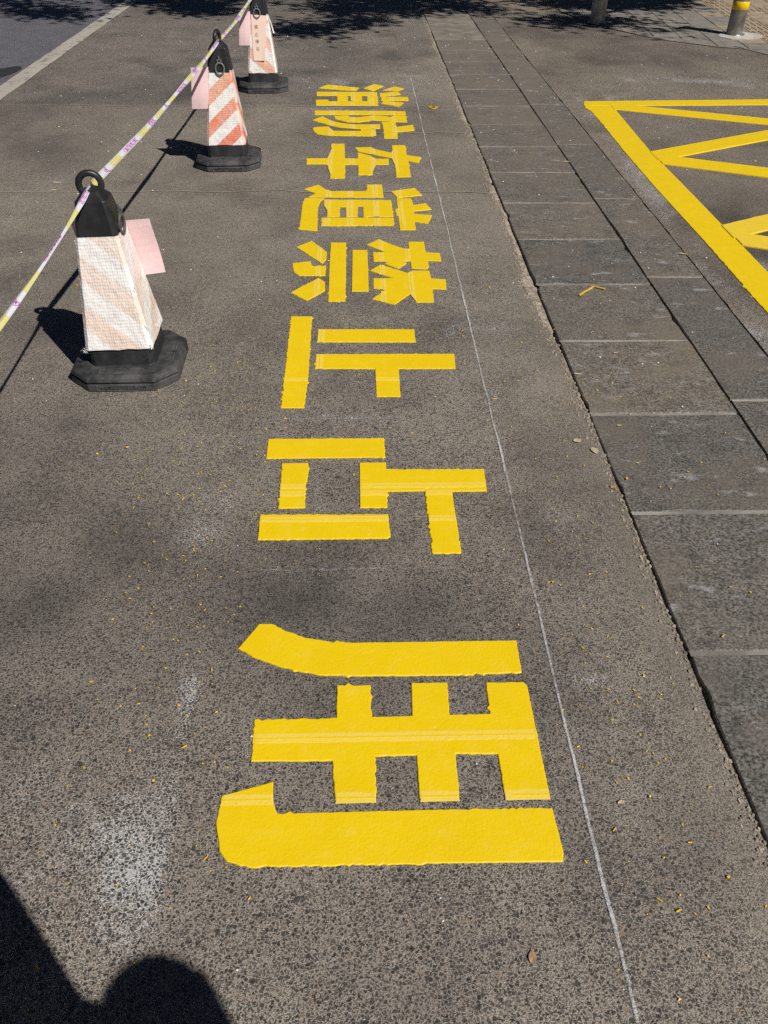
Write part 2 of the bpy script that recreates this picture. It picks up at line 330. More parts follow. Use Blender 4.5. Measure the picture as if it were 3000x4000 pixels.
def mat_plain(name, c1, c2, scale=20, rough=0.8, bump=0.0, bscale=150, metal=0.0, spec=0.4, coord='Object'):
    N = NT(name); P = N.co.outputs[coord]
    f, _ = N.noise(P, scale, 4.0, 0.6)
    col = N.mix(N.ss(f, 0.3, 0.7), c1, c2)
    nrm = None
    if bump:
        g, _ = N.noise(P, bscale, 3.0, 0.6); nrm = N.bump(g, bump, 0.003)
    return N.set(col, rough, nrm, metal, spec)
M['pale_slab'] = mat_plain('smooth_concrete_slab', (0.13, 0.115, 0.095), (0.24, 0.215, 0.18), 6, 0.85, 0.5, 200)
M['dirt'] = mat_plain('dirt', (0.045, 0.036, 0.028), (0.10, 0.08, 0.06), 40, 0.95, 0.8, 200)
M['mortar'] = mat_plain('mortar', (0.15, 0.14, 0.125), (0.36, 0.34, 0.31), 5, 0.9, 0.6, 250)
M['debris'] = mat_plain('crumbled_concrete', (0.16, 0.13, 0.10), (0.44, 0.38, 0.30), 45, 0.9, 0.7, 300)
M['paver'] = mat_plain('grey_paver', (0.155, 0.142, 0.125), (0.24, 0.22, 0.195), 9, 0.85, 0.5, 260)
M['paver_tan'] = mat_plain('tan_paver', (0.25, 0.195, 0.135), (0.36, 0.29, 0.21), 9, 0.85, 0.5, 260)
M['concrete'] = mat_plain('pale_concrete', (0.36, 0.34, 0.31), (0.55, 0.52, 0.48), 14, 0.9, 0.5, 200)
M['rubber'] = mat_plain('black_rubber', (0.012, 0.0125, 0.014), (0.034, 0.034, 0.036), 22, 0.55, 0.35, 180, spec=0.5)
M['rubber_dusty'] = mat_plain('dusty_black_rubber', (0.014, 0.014, 0.016), (0.075, 0.074, 0.074), 16, 0.62, 0.5, 140, spec=0.45)
M['rubber_worn'] = mat_plain('worn_grey_rubber', (0.045, 0.045, 0.047), (0.12, 0.118, 0.116), 30, 0.65, 0.4, 140)
M['cap'] = mat_plain('black_plastic_cap', (0.010, 0.010, 0.011), (0.022, 0.022, 0.023), 18, 0.42, 0.15, 120, spec=0.5)
M['shackle'] = mat_plain('grey_plastic', (0.10, 0.105, 0.11), (0.17, 0.175, 0.18), 30, 0.45)
M['pink'] = mat_plain('pink_paper', (0.80, 0.565, 0.580), (0.83, 0.60, 0.612), 5, 0.75, 0.06, 60)
M['peach'] = mat_plain('peach_paper', (0.83, 0.62, 0.52), (0.86, 0.66, 0.56), 5, 0.75, 0.06, 60)
M['ink'] = mat_plain('grey_ink', (0.22, 0.17, 0.15), (0.42, 0.34, 0.30), 60, 0.8)
M['magenta'] = mat_plain('magenta_print', (0.42, 0.05, 0.40), (0.52, 0.16, 0.52), 80, 0.5)
M['fray'] = mat_plain('frayed_white_sheet', (0.66, 0.63, 0.60), (0.82, 0.80, 0.78), 40, 0.7)
M['steel'] = mat_plain('weathered_steel', (0.22, 0.205, 0.18), (0.40, 0.375, 0.335), 11, 0.36, 0.15, 90, metal=0.75)
M['band'] = mat_plain('yellow_reflective_band', (0.75, 0.46, 0.0), (0.82, 0.54, 0.005), 8, 0.35)
M['bark'] = mat_plain('bark', (0.05, 0.04, 0.03), (0.13, 0.10, 0.08), 14, 0.9, 0.8, 40)
M['leaf'] = mat_plain('tree_leaf', (0.035, 0.075, 0.018), (0.075, 0.12, 0.03), 3, 0.6)
M['dry_leaf'] = mat_plain('dry_leaf', (0.36, 0.30, 0.18), (0.52, 0.45, 0.29), 60, 0.7, 0.2, 200)
M['brown_leaf'] = mat_plain('brown_leaf', (0.26, 0.15, 0.075), (0.42, 0.27, 0.16), 60, 0.7, 0.2, 200)
M['fleck'] = mat_plain('orange_yellow_paint_fleck', (0.74, 0.42, 0.01), (0.82, 0.55, 0.03), 90, 0.5)
M['patch'] = mat_plain('dark_patch', (0.016, 0.017, 0.020), (0.032, 0.032, 0.036), 20, 0.75, 0.7, 300)
M['skin'] = mat_plain('skin', (0.45, 0.27, 0.19), (0.52, 0.33, 0.24), 12, 0.55)
M['shirt'] = mat_plain('navy_cloth', (0.02, 0.025, 0.05), (0.035, 0.04, 0.07), 60, 0.85)
M['trousers'] = mat_plain('grey_cloth', (0.05, 0.05, 0.055), (0.08, 0.08, 0.085), 60, 0.85)
M['hair'] = mat_plain('black_hair', (0.006, 0.005, 0.005), (0.014, 0.012, 0.011), 90, 0.5)
M['phone'] = mat_plain('phone_glass', (0.01, 0.012, 0.02), (0.014, 0.016, 0.026), 5, 0.15)

def mat_sparse(name, c1, c2, lo, hi, s1=70, s2=350):
    """a broken, powdery film: transparent wherever the powder has worn off (uv.x across the mark)"""
    N = NT(name); P = N.co.outputs['Object']
    f, _ = N.noise(P, s2, 2.0, 0.7); g, _ = N.noise(P, s1, 3.0, 0.6); q, _ = N.noise(P, 4.0, 3.0)
    u = N.sep(N.co.outputs['UV'])[0]
    across = N.ss(N.math('ABSOLUTE', N.math('SUBTRACT', u, 0.5)), 0.12, 0.5, 1, 0)
    v = N.math('ADD', N.math('MULTIPLY', f, 0.55), N.math('ADD', N.math('MULTIPLY', g, 0.35), N.math('MULTIPLY', q, 0.45)))
    v = N.math('ADD', v, N.math('MULTIPLY', N.math('SUBTRACT', across, 0.5), 0.55))
    al = N.ss(v, lo, hi)
    col = N.mix(f, c1, c2)
    N.set(col, 0.9)
    N.put(N.b.inputs['Alpha'], al)
    return N.m
M['chalk'] = mat_sparse('white_chalk', (0.50, 0.51, 0.53), (0.70, 0.71, 0.73), 0.80, 1.12)
M['chalk_faint'] = mat_sparse('faint_white_chalk', (0.40, 0.41, 0.43), (0.60, 0.61, 0.63), 0.95, 1.20)
M['crackfill'] = mat_sparse('sandy_crack_fill', (0.20, 0.17, 0.13), (0.36, 0.31, 0.25), 0.66, 0.92)

def mat_laneline():
    N = NT('worn_white_road_paint'); P = N.co.outputs['Object']
    f, _ = N.noise(P, 13, 5.0, 0.65); g, _ = N.noise(P, 120, 3.0, 0.6); b, _ = N.noise(N.map(P, (1, .35, 1)), 3.0, 3.0)
    col = N.mix(N.ss(g, .3, .7), (0.30, 0.275, 0.24), (0.46, 0.43, 0.38))
    col = N.mix(N.ss(f, 0.52, 0.70), col, (0.14, 0.125, 0.105))
    col = N.mix(N.ss(b, 0.45, 0.7, 0, .4), col, (0.22, 0.20, 0.17))
    return N.set(col, 0.8, N.bump(g, .4, .002))
M['laneline'] = mat_laneline()

def mat_sleeve(name, slope, period, phase, orange, orange2, white=(0.80, 0.78, 0.76), soft=0.02, dirt=0.35):
    """printed reflective sheet: uv = metres across / up the panel"""
    N = NT(name); U = N.co.outputs['UV']; P = N.co.outputs['Object']
    s = N.sep(U); u, v = s[0], s[1]
    t = N.math('FRACT', N.math('ADD', N.math('DIVIDE', N.math('ADD', v, N.math('MULTIPLY', u, slope)), period), phase))
    jag, _ = N.noise(P, 60, 3.0); t = N.math('ADD', t, N.math('MULTIPLY', N.math('SUBTRACT', jag, 0.5), soft * 1.2))
    st = N.math('MULTIPLY', N.ss(t, 0.0, soft), N.ss(t, 0.5, 0.5 + soft, 1, 0))
    fade, _ = N.noise(P, 9, 3.0)
    o = N.mix(N.ss(v, 0.10, 0.50), orange, orange2)
    o = N.mix(N.ss(fade, 0.4, 0.7, 0, 0.45), o, orange2)
    col = N.mix(st, white, o)
    col = N.mix(N.ss(N.noise(P, 35, 4.0)[0], 0.50, 0.74, 0, dirt), col, (0.50, 0.44, 0.38))
    col = N.mix(N.ss(N.noise(N.map(P, (1, 1, .25)), 70, 3.0)[0], 0.60, 0.72, 0, dirt), col, (0.34, 0.29, 0.25))
    # prismatic honeycomb dots pressed into the sheet
    dv = N.vor(N.vmath('MULTIPLY', U, (1.0, 0.72, 1.0)), 125, 'F1', 0.12)
    dot = N.ss(dv.outputs['Distance'], 0.22, 0.36, 1, 0)
    dm = N.ss(N.noise(P, 14, 2.0)[0], 0.35, 0.55)
    col = N.mix(N.math('MULTIPLY', N.math('MULTIPLY', dot, dm), 0.55), col, (0.90, 0.88, 0.86))
    wr, _ = N.noise(P, 24, 3.0)
    cr, _ = N.noise(N.map(P, (1, 1, .5)), 9, 4.0, 0.7)
    h = N.math('ADD', N.math('MULTIPLY', wr, 1.6), N.math('ADD', N.math('MULTIPLY', cr, 5.0), N.math('MULTIPLY', dot, 0.25)))
    return N.set(col, 0.40, N.bump(h, 0.55, 0.005), spec=0.5)
M['sleeve1'] = mat_sleeve('faded_striped_sheet', 0.95, 0.185, 0.42, (0.82, 0.64, 0.54), (0.84, 0.71, 0.63), (0.86, 0.84, 0.82), 0.09, 0.28)
M['sleeve2'] = mat_sleeve('striped_sheet', -0.85, 0.150, 0.36, (0.72, 0.16, 0.075), (0.75, 0.36, 0.22))
M['sleeve3'] = mat_sleeve('pale_striped_sheet', 0.80, 0.170, 0.10, (0.74, 0.36, 0.24), (0.76, 0.50, 0.40), (0.78, 0.76, 0.73), 0.05, 0.5)

def mat_tape():
    N = NT('barrier_tape_film'); P = N.co.outputs['Object']
    a = N.attr('tint').outputs['Color']
    f, _ = N.noise(P, 40, 3.0)
    N.set(a, 0.32, N.bump(f, 0.35, 0.004), spec=0.5)
    tr = N.n('ShaderNodeBsdfTranslucent'); N.put(tr.inputs[0], a)
    mx = N.n('ShaderNodeMixShader'); mx.inputs[0].default_value = 0.25
    N.t.links.new(N.b.outputs[0], mx.inputs[1]); N.t.links.new(tr.outputs[0], mx.inputs[2])
    N.t.links.new(mx.outputs[0], N.out.inputs[0])
    return N.m
M['tape'] = mat_tape()

# ------------------------------------------------------------------ the setting
def blob_field(X, Y, blobs, seed, warp=0.35):
    wx = fbm(X * 3.1, Y * 2.2, seed) - 0.5; wy = fbm(X * 3.1 + 9, Y * 2.2 + 5, seed + 5) - 0.5
    out = np.zeros_like(X)
    for cx, cy, rx, ry, s in blobs:
        rx = max(rx, 0.02); ry = max(ry, 0.02)
        k_ = warp * 2.2 * min(1.0, max(rx, ry) / 0.15)
        d = ((X - cx) / rx + wx * k_) ** 2 + ((Y - cy) / ry + wy * k_) ** 2
        out = np.maximum(out, s * np.exp(-d * 0.40) * .82)
    return out

def grid_sheet(name, xs_fn, ys, nx, mat, thick=0.0):
    """a sheet whose left/right limits vary with y; carries the wear attribute"""
    V = []; ny = len(ys)
    for y in ys:
        V.extend((x, y) for x in xs_fn(y, nx))
    V = np.array(V)
    F = []
    for j in range(ny - 1):
        b = j * nx
        F.extend((b + i, b + i + 1, b + nx + i + 1, b + nx + i) for i in range(nx - 1))
    z = (fbm(V[:, 0] * 1.3, V[:, 1] * 1.3, 3) - 0.5) * 0.003
    verts = [(a, b, c) for (a, b), c in zip(V, z)]
    if thick:
        for side in (0, nx - 1):
            base = len(verts)
            for j in range(ny):
                p = verts[j * nx + side]
                verts.append((p[0], p[1], -thick))
            for j in range(ny - 1):
                a, b = j * nx + side, (j + 1) * nx + side
                F.append((a, b, base + j + 1, base + j) if side == 0 else (a, base + j, base + j + 1, b))
    o = mesh_obj(name, verts, F, mat)
    X = np.array([v[0] for v in verts]); Y = np.array([v[1] for v in verts])
    w = np.zeros((len(verts), 4))
    base_d = np.clip((fbm(X * 1.7, Y * 1.1, 41) - 0.60) * 1.2, 0, 1) * 0.35
    brk = np.clip((fbm(X * 7, Y * 4.5, 71, 4) - .34) / .30, 0, 1)
    ds = blob_field(X, Y, DUST, 61, .6) * (0.25 + 0.80 * brk)
    # powder blown against the edge of the stencil board stops at a straight line
    ds *= np.where((Y > .5) & (Y < 2.1) & (X < -.2), np.clip((-.352 - X + (fbm(X * 0, Y * 9, 5) - .5) * .03) / .02, 0, 1), 1.0)
    w[:, 0] = np.clip(ds + base_d, 0, 1)
    dk = np.clip((fbm(X * 0.9, Y * 0.7, 52, 5) - 0.47) * 2.4, 0, 1) * 0.65 + np.clip((fbm(X * 3.1, Y * 2.3, 57, 5) - 0.50) * 4.0, 0, 1) * .38
    w[:, 1] = np.clip(blob_field(X, Y, DARK, 81) * (0.6 + 0.8 * fbm(X * 7, Y * 7, 91)) + dk, 0, 1)
    wm = np.clip((fbm(X * 0.6 + 3, Y * 0.6, 33) - 0.40) * 1.6, 0, 1) * 0.7
    edge = np.exp(-np.abs(X - 0.74) / 0.035) * (0.5 + fbm(X * 20, Y * 8, 7))
    w[:, 2] = np.clip(np.maximum(blob_field(X, Y, WARM, 101), wm) + edge * (X < 0.8) + 0.45 * np.clip((Y - 1.8) / 4, 0, 1), 0, 1)  # tan film, plus low-angle brightening with distance painted into the colour
    # the farther stretch of the lane was resurfaced: darker, less dusty, ending at a seam
    new = np.clip((Y - 6.62 + (fbm(X * 1.5, Y * 0, 77) - .5) * .10) / .03, 0, 1) * np.clip((.3 - X) / .5, 0, 1) * (X < 1)
    w[:, 1] = np.clip(w[:, 1] + new * .30, 0, 1); w[:, 2] *= 1 - .55 * new
    w[:, 3] = 1
    at = o.data.attributes.new('wear_and_light', 'FLOAT_COLOR', 'POINT')
    at.data.foreach_set('color', w.astype(np.float32).ravel())
    return o

SLAB_L, SLAB_M, SLAB_R = 0.780, 1.293, 1.552
def lane_edge(y):
    g = 0.7785 - 0.001 - 0.011 * max(0.0, float(fbm(y * 1.6, 1.7, 5)) - .28) - 0.008 * max(0.0, float(fbm(y * 11, 3.1, 6)) - 0.45)
    g -= 0.050 * max(0.0, float(fbm(y * 1.5, 6.2, 18)) - .40) * min(1.0, max(0.0, (y - 2.2) / 1.2)) * 2
    # bite where the edge has crumbled away
    g -= 0.040 * math.exp(-((y - 3.48) / 0.22) ** 2) * (0.6 + 0.8 * float(vnoise(y * 30, 0.3, 9)))
    g -= 0.020 * math.exp(-((y - 3.15) / 0.10) ** 2) + 0.018 * math.exp(-((y - 6.25) / 0.12) ** 2)
    return g
def drive_edge(y):
    return SLAB_R + 0.002 + 0.008 * float(fbm(y * 2.7, 8.7, 15)) + 0.012 * max(0.0, float(fbm(y * 12, 5.1, 16)) - 0.5)

def yset(a, segs):
    ys = [a]
    for b, st in segs:
        n = max(1, round((b - ys[-1]) / st)); a0 = ys[-1]
        ys.extend(a0 + (b - a0) * (i + 1) / n for i in range(n))
    return ys
YS = yset(-8, [(0.2, 0.6), (3.0, 0.022), (6.0, 0.03), (12.5, 0.05), (40, 1.5)])
def lane_x(y, n):
    e = lane_edge(y); return [-2.72 + (e + 2.72) * i / (n - 1) for i in range(n)]
def drive_right(y): return 14.0
def drive_x(y, n):
    e = drive_edge(y)
    t = [(i / (n - 1)) ** 2.2 for i in range(n)]
    return [e + (drive_right(y) - e) * q for q in t]

g = mesh_obj('ground', [(-90, -60, -.045), (90, -60, -.045), (90, 160, -.045), (-90, 160, -.045)], [(0, 1, 2, 3)], M['dirt'])
tag(g, kind='structure')
lane = tag(grid_sheet('road', lane_x, YS, 130, M['asphalt'], 0.044), kind='structure')
drive = tag(grid_sheet('driveway', drive_x, YS, 110, M['asphalt_right'], 0.044), kind='structure')
cw = mesh_obj('carriageway', [(-40, -8, 0), (-2.7205, -8, 0), (-2.7205, 40, 0), (-40, 40, 0)], [(0, 1, 2, 3)], M['asphalt_road'])
tag(cw, kind='structure')

# kerb paving: two rows of stone slabs flush with the road, each slab its own piece
kerb = tag(empty('kerb_paving', (0, 0, 0)), kind='structure')
def slab_mesh(x0, x1, y0, y1, z, chip, seed):
    """slab with uneven arrises: outline sampled, small chips, bevelled top edge"""
    R_ = random.Random(seed); pts = []
    def edge(a, b, n):
        for i in range(n):
            t = i / n; pts.append([a[0] + (b[0] - a[0]) * t, a[1] + (b[1] - a[1]) * t])
    edge((x0, y0), (x1, y0), 7); edge((x1, y0), (x1, y1), 9); edge((x1, y1), (x0, y1), 7); edge((x0, y1), (x0, y0), 9)
    cx, cy = (x0 + x1) / 2, (y0 + y1) / 2
    for p in pts:
        s_ = R_.uniform(0, 0.0022) + (R_.uniform(0.002, chip) if R_.random() < 0.12 else 0)
        if abs(p[0] - x0) < 1e-6: p[0] += s_
        if abs(p[0] - x1) < 1e-6: p[0] -= s_
        if abs(p[1] - y0) < 1e-6: p[1] += s_ * .6
        if abs(p[1] - y1) < 1e-6: p[1] -= s_ * .6
    n = len(pts); V = []; F = []
    tx, ty = R_.uniform(-.003, .003), R_.uniform(-.003, .003)
    for ins, dz in ((0, -0.044 - z), (0, -0.0035), (0.0035, 0.0)):
        for p in pts:
            dx, dy = cx - p[0], cy - p[1]; l = math.hypot(dx, dy)
            q = (p[0] + dx / l * ins, p[1] + dy / l * ins)
            V.append((q[0], q[1], z + dz + (tx * (q[0] - cx) + ty * (q[1] - cy) if dz > -.02 else 0)))
    for k_ in range(2):
        for i in range(n):
            j = (i + 1) % n
            F.append((k_ * n + i, k_ * n + j, (k_ + 1) * n + j, (k_ + 1) * n + i))
    F.append(tuple(range(2 * n, 3 * n)))
    return V, F
joints = []
y = 1.310 - 0.5338 * 5; i = 0
while y < 15:
    V, F = slab_mesh(SLAB_L, SLAB_M - .002, y + .006, y + .5338 - .006, 0.003 + random.uniform(-.0015, .0025), .012, 100 + i)
    mesh_obj('paving_slab', V, F, M['slab' if y < 9.0 else 'pale_slab'], kerb)
    joints.append((SLAB_L + .004, SLAB_M - .008, y)); y += .5338; i += 1
y = 2.464 - 1.06 * 4
while y < 15:
    V, F = slab_mesh(SLAB_M + .003, SLAB_R, y + .004, y + 1.06 - .004, 0.002 + random.uniform(-.001, .002), .010, 300 + i)
    mesh_obj('paving_slab', V, F, M['slab'], kerb)
    joints.append((SLAB_M + .008, SLAB_R - .004, y)); y += 1.06; i += 1
for x0, x1, y in joints:
    w = .0085; n = 10; V = []; 
    for q in range(n + 1):
        x = x0 + (x1 - x0) * q / n
        V += [(x, y - w + random.uniform(-.0012, .0012), -.0002 + random.uniform(0, .001)), (x, y + w + random.uniform(-.0012, .0012), -.0002 + random.uniform(0, .001))]
    mesh_obj('mortar_joint', V, [(2 * q, 2 * q + 2, 2 * q + 3, 2 * q + 1) for q in range(n)], M['mortar'], kerb)

# sidewalk of small pavers beyond the driveway
walk = tag(empty('sidewalk', (0, 0, 0)), kind='structure')
WB = [(2.42, 14.5), (2.45, 10.9), (2.62, 10.15), (3.05, 9.42), (3.50, 9.04), (3.74, 8.93), (3.88, 8.62), (4.6, 7.9), (6.5, 6.6), (12.0, 4.0), (12.0, 14.5)]
def inside(p, poly):
    x, y = p; r = False
    for (x1, y1), (x2, y2) in zip(poly, poly[1:] + poly[:1]):
        if (y1 > y) != (y2 > y) and x < (x2 - x1) * (y - y1) / (y2 - y1) + x1: r = not r
    return r
mesh_obj('sidewalk_bed', [(a, b, .0045) for a, b in WB], [tuple(range(len(WB)))], M['paver'], walk)
def clip_poly(poly, fn):
    """Sutherland-Hodgman: keep fn(p) >= 0"""
    out = []
    for a, b in zip(poly, poly[1:] + poly[:1]):
        fa, fb = fn(a), fn(b)
        if fa >= 0: out.append(a)
        if (fa >= 0) != (fb >= 0):
            t = fa / (fa - fb); out.append((a[0] + (b[0] - a[0]) * t, a[1] + (b[1] - a[1]) * t))
    return out
S_ = 0.272
paver_n = 0
BOL = [(3.905, 9.665), (2.635, 10.34)]
for ix in range(-4, 16):
    for iy in range(-9, 16):
        col_x = ix
        # origin at (3.43,10.8); the long joints run slightly off the lane direction
        def tw(a, b): return (3.43 + a * S_ + 0.10 * b * S_, 10.80 + b * S_ + 0.06 * a * S_)
        sh = 0.5 if ix % 2 else 0.0
        cxy = tw(ix + .5, iy + .5 + sh)
        if cxy[1] > 14.4 or cxy[0] > 8: continue
        quad = [tw(ix + .012, iy + sh + .012), tw(ix + .988, iy + sh + .012), tw(ix + .988, iy + sh + .988), tw(ix + .012, iy + sh + .988)]
        ins_ = [inside(q, WB) for q in quad]
        if not all(ins_):
            # cut paver along the boundary
            if not any(ins_): continue
            for a, b in zip(WB[:9], WB[1:10]):
                nx_, ny_ = -(b[1] - a[1]), b[0] - a[0]
                mid_ = ((a[0] + b[0]) / 2, (a[1] + b[1]) / 2)
                if math.hypot(mid_[0] - cxy[0], mid_[1] - cxy[1]) < 1.2:
                    quad = clip_poly(quad, lambda p: (p[0] - a[0]) * nx_ + (p[1] - a[1]) * ny_)
                    if len(quad) < 3: break
            if len(quad) < 3: continue
        tan = ix >= 3 or (ix == 2 and iy % 3 == 0)
        z = 0.010 + random.uniform(-.0015, .0015)
        n = len(quad); cx = sum(q[0] for q in quad) / n; cy = sum(q[1] for q in quad) / n
        V = [(a, b, .003) for a, b in quad] + [(a, b, z - .0025) for a, b in quad] + [(a + (cx - a) * .02, b + (cy - b) * .02, z) for a, b in quad]
        F = [tuple(range(2 * n, 3 * n))]
        for k_ in range(2):
            F += [(k_ * n + i, k_ * n + (i + 1) % n, (k_ + 1) * n + (i + 1) % n, (k_ + 1) * n + i) for i in range(n)]
        pv = mesh_obj('paver', V, F, M['paver_tan' if tan else 'paver'], walk); paver_n += 1
        if tan and ix >= 3 and n == 4 and (ix % 3 == 0 or iy % 4 == 1):
            # guiding ribs of the tactile paving
            for r_ in range(4):
                u0, u1 = (r_ + .3) / 4, (r_ + .62) / 4
                rb = []
                for (uu, vv, zz) in ((u0, .06, z - .001), (u1, .06, z - .001), (u1, .94, z - .001), (u0, .94, z - .001),
                                     (u0 + .02, .09, z + .005), (u1 - .02, .09, z + .005), (u1 - .02, .91, z + .005), (u0 + .02, .91, z + .005)):
                    q = tw(ix + .012 + uu * .976, iy + sh + .012 + vv * .976); rb.append((q[0], q[1], zz))
                mesh_obj('rib', rb, [(4, 5, 6, 7), (0, 1, 5, 4), (1, 2, 6, 5), (2, 3, 7, 6), (3, 0, 4, 7)], M['paver_tan'], pv)

# worn white lane line and the dark patch beside it
def ribbon_xy(name, pts, w, z, mat, jit=0.0, seed=1, parent=None, uvw=True):
    V = []; F = []; U = []
    R_ = random.Random(seed)
    for i, p in enumerate(pts):
        a = pts[max(0, i - 1)]; b = pts[min(len(pts) - 1, i + 1)]
        dx, dy = b[0] - a[0], b[1] - a[1]; l = math.hypot(dx, dy) or 1
        nx_, ny_ = -dy / l, dx / l; ww = (w[i] if isinstance(w, list) else w) / 2
        V += [(p[0] + nx_ * (ww + R_.uniform(-jit, jit)), p[1] + ny_ * (ww + R_.uniform(-jit, jit)), z), (p[0] - nx_ * (ww + R_.uniform(-jit, jit)), p[1] - ny_ * (ww + R_.uniform(-jit, jit)), z)]
        if i:
            F.append((2 * i - 2, 2 * i - 1, 2 * i + 1, 2 * i)); t0, t1 = (i - 1) / 40, i / 40
            U.append(((0, t0), (1, t0), (1, t1), (0, t1)))
    return mesh_obj(name, V, F, mat, parent, uvs=U)
ll = ribbon_xy('lane_line', [(-2.714, -6 + i * .12) for i in range(190)], .150, .0045, M['laneline'], .005, 4)
tag(ll, 'worn off-white lane line along the dark carriageway at upper left', 'road marking')
pp = [(-2.93 + .14 * math.cos(a) * (1.1 if math.cos(a) < 0 else .75), 7.70 + .24 * math.sin(a) + .12 * math.cos(a), .0035) for a in [i * math.tau / 36 for i in range(36)]]
mesh_obj('asphalt_patch', pp, [tuple(range(36))], M['patch']); tag(bpy.data.objects['asphalt_patch'], kind='structure')

# chalk setting-out lines
def wob(p0, p1, n, amp, seed):
    return [(p0[0] + (p1[0] - p0[0]) * i / n + (float(fbm(i * .13, .5, seed)) - .5) * amp, p0[1] + (p1[1] - p0[1]) * i / n) for i in range(n + 1)]
cl = ribbon_xy('chalk_line', wob((.443, .10), (.449, 7.62), 220,   .014, 3), [0.009 + 0.013 * float(fbm(i * .21, 3, 44)) for i in range(221)], .0030, M['chalk'])
tag(cl, 'long thin white chalk line running beside the yellow characters', 'chalk line')
for (x0, x1, y, w, lab) in ((-.33, .46, 7.63, .05, 'faint chalk line across the top of the farthest yellow character'),
                            (-.34, .42, 6.60, .018, 'faint chalk line between the two farthest yellow characters'),
                            (-.35, .40, 5.55, .016, 'faint broken chalk line between the second and third farthest characters'),
                            (-.36, .42, 4.27, .016, 'faint chalk line just behind the fifth yellow character from the top'),
                            (-.36, .30, 2.36, .022, 'faint chalk line between the sixth and seventh characters from the top'),
                            (-.36, .30, 1.62, .022, 'faint chalk line between the two nearest yellow characters')):
    o = ribbon_xy('chalk_line', [(x0 + (x1 - x0) * i / 40, y + random.uniform(-.003, .003)) for i in range(41)], w, .0031, M['chalk_faint'])
    tag(o, lab, 'chalk line')
# sand and crumbs that have filled most of the gap beside the slabs
V = []; F = []; n_ = 0
for i in range(520):
    y = 2.4 + i * .018
    f_ = float(fbm(y * 1.9, 3.3, 64)); op = (f_ > .60) or (2.4 < y < 3.0 and f_ > .40)
    e = lane_edge(y); zf = -.022 if op else -.004 - .006 * float(fbm(y * 9, 1.1, 65))
    V += [(e - .004, y, zf + .002), (SLAB_L + .003, y, zf - .003)]
    if i: F.append((2 * i - 2, 2 * i - 1, 2 * i + 1, 2 * i))
mesh_obj('gap_fill', V, F, M['debris'], lane)
# sandy transverse cracks in the lane
for (x0, x1, y, s_) in ((-2.6, .74, 6.62, 3), (-2.6, .72, 4.70, 8), (-.4, .74, 5.9, 12)):
    pts = [(x0 + (x1 - x0) * i / 120, y + (float(fbm(i * .09, 2.5, s_)) - .5) * .10) for i in range(121)]
    o = ribbon_xy('crack', pts, [0.012 + 0.014 * float(fbm(i * .2, 7, s_)) for i in range(121)], .0027, M['crackfill'], .002, s_, lane)

# ------------------------------------------------------------------ yellow thermoplastic markings
def resample(poly, step, rnd, amp):
    pts = []
    n = len(poly)
    for i in range(n):
        a, b = poly[i], poly[(i + 1) % n]; l = math.hypot(b[0] - a[0], b[1] - a[1]); m = max(1, int(l / step))
        nx_, ny_ = (b[1] - a[1]) / (l or 1), -(b[0] - a[0]) / (l or 1)
        rag = rnd.random()            # some edges come out clean, some ragged
        for q in range(m):
            t = q / m
            j = 0 if q == 0 else rnd.gauss(0, amp * (0.15 + 0.9 * rag * rag))
            if q and rnd.random() < 0.035 * rag: j += rnd.uniform(.5, 1) * amp * 4.0
            pts.append((a[0] + (b[0] - a[0]) * t + nx_ * j, a[1] + (b[1] - a[1]) * t + ny_ * j))
    return pts
def area(p): return sum(a[0] * b[1] - b[0] * a[1] for a, b in zip(p, p[1:] + p[:1])) / 2
def paint_piece(name, poly, mat, parent, seed, z=0.0032, amp=0.0014, step=0.011):
    if area(poly) < 0: poly = poly[::-1]
    R_ = random.Random(seed)
    pts = resample([tuple(p) for p in poly], step, R_, amp); n = len(pts)
    nor = []
    for i in range(n):
        a, b = pts[i - 1], pts[(i + 1) % n]; dx, dy = b[0] - a[0], b[1] - a[1]; l = math.hypot(dx, dy) or 1
        nor.append((dy / l, -dx / l))
    V = [(p[0] + q[0] * .0007, p[1] + q[1] * .0007, -.0015) for p, q in zip(pts, nor)]
    V += [(p[0], p[1], z * .70) for p in pts]
    V += [(p[0] - q[0] * .0016, p[1] - q[1] * .0016, z * 1.04) for p, q in zip(pts, nor)]
    F = []
    for k_ in range(2):
        F += [(k_ * n + i, k_ * n + (i + 1) % n, (k_ + 1) * n + (i + 1) % n, (k_ + 1) * n + i) for i in range(n)]
    F.append(tuple(range(2 * n, 3 * n)))
    o = mesh_obj(name, V, F, mat, parent)
    return o
def spans_at(poly, k_, val):
    hits = []
    for a, b in zip(poly, poly[1:] + poly[:1]):
        if (a[k_] > val) != (b[k_] > val):
            t = (val - a[k_]) / (b[k_] - a[k_]); hits.append(a[1 - k_] + (b[1 - k_] - a[1 - k_]) * t)
    hits.sort()
    return list(zip(hits[0::2], hits[1::2]))
CH = [('xiao', 'farthest yellow painted character, three drops and a meat radical on its side'),
      ('fang', 'second farthest yellow painted character, long bar above wavy strokes'),
      ('che', 'third farthest yellow painted character, two crossing bars like a plus sign'),
      ('dao', 'fourth farthest yellow painted character, with a three-slot comb shape in its middle'),
      ('jin', 'yellow painted character in mid lane with two tree shapes and three short strokes'),
      ('zhi', 'yellow painted character of one upright bar and two long level bars'),
      ('zhan', 'second nearest yellow painted character, open box with a T-shaped arm'),
      ('yong', 'nearest and largest yellow painted character at the bottom of the lane')]
sd = 0
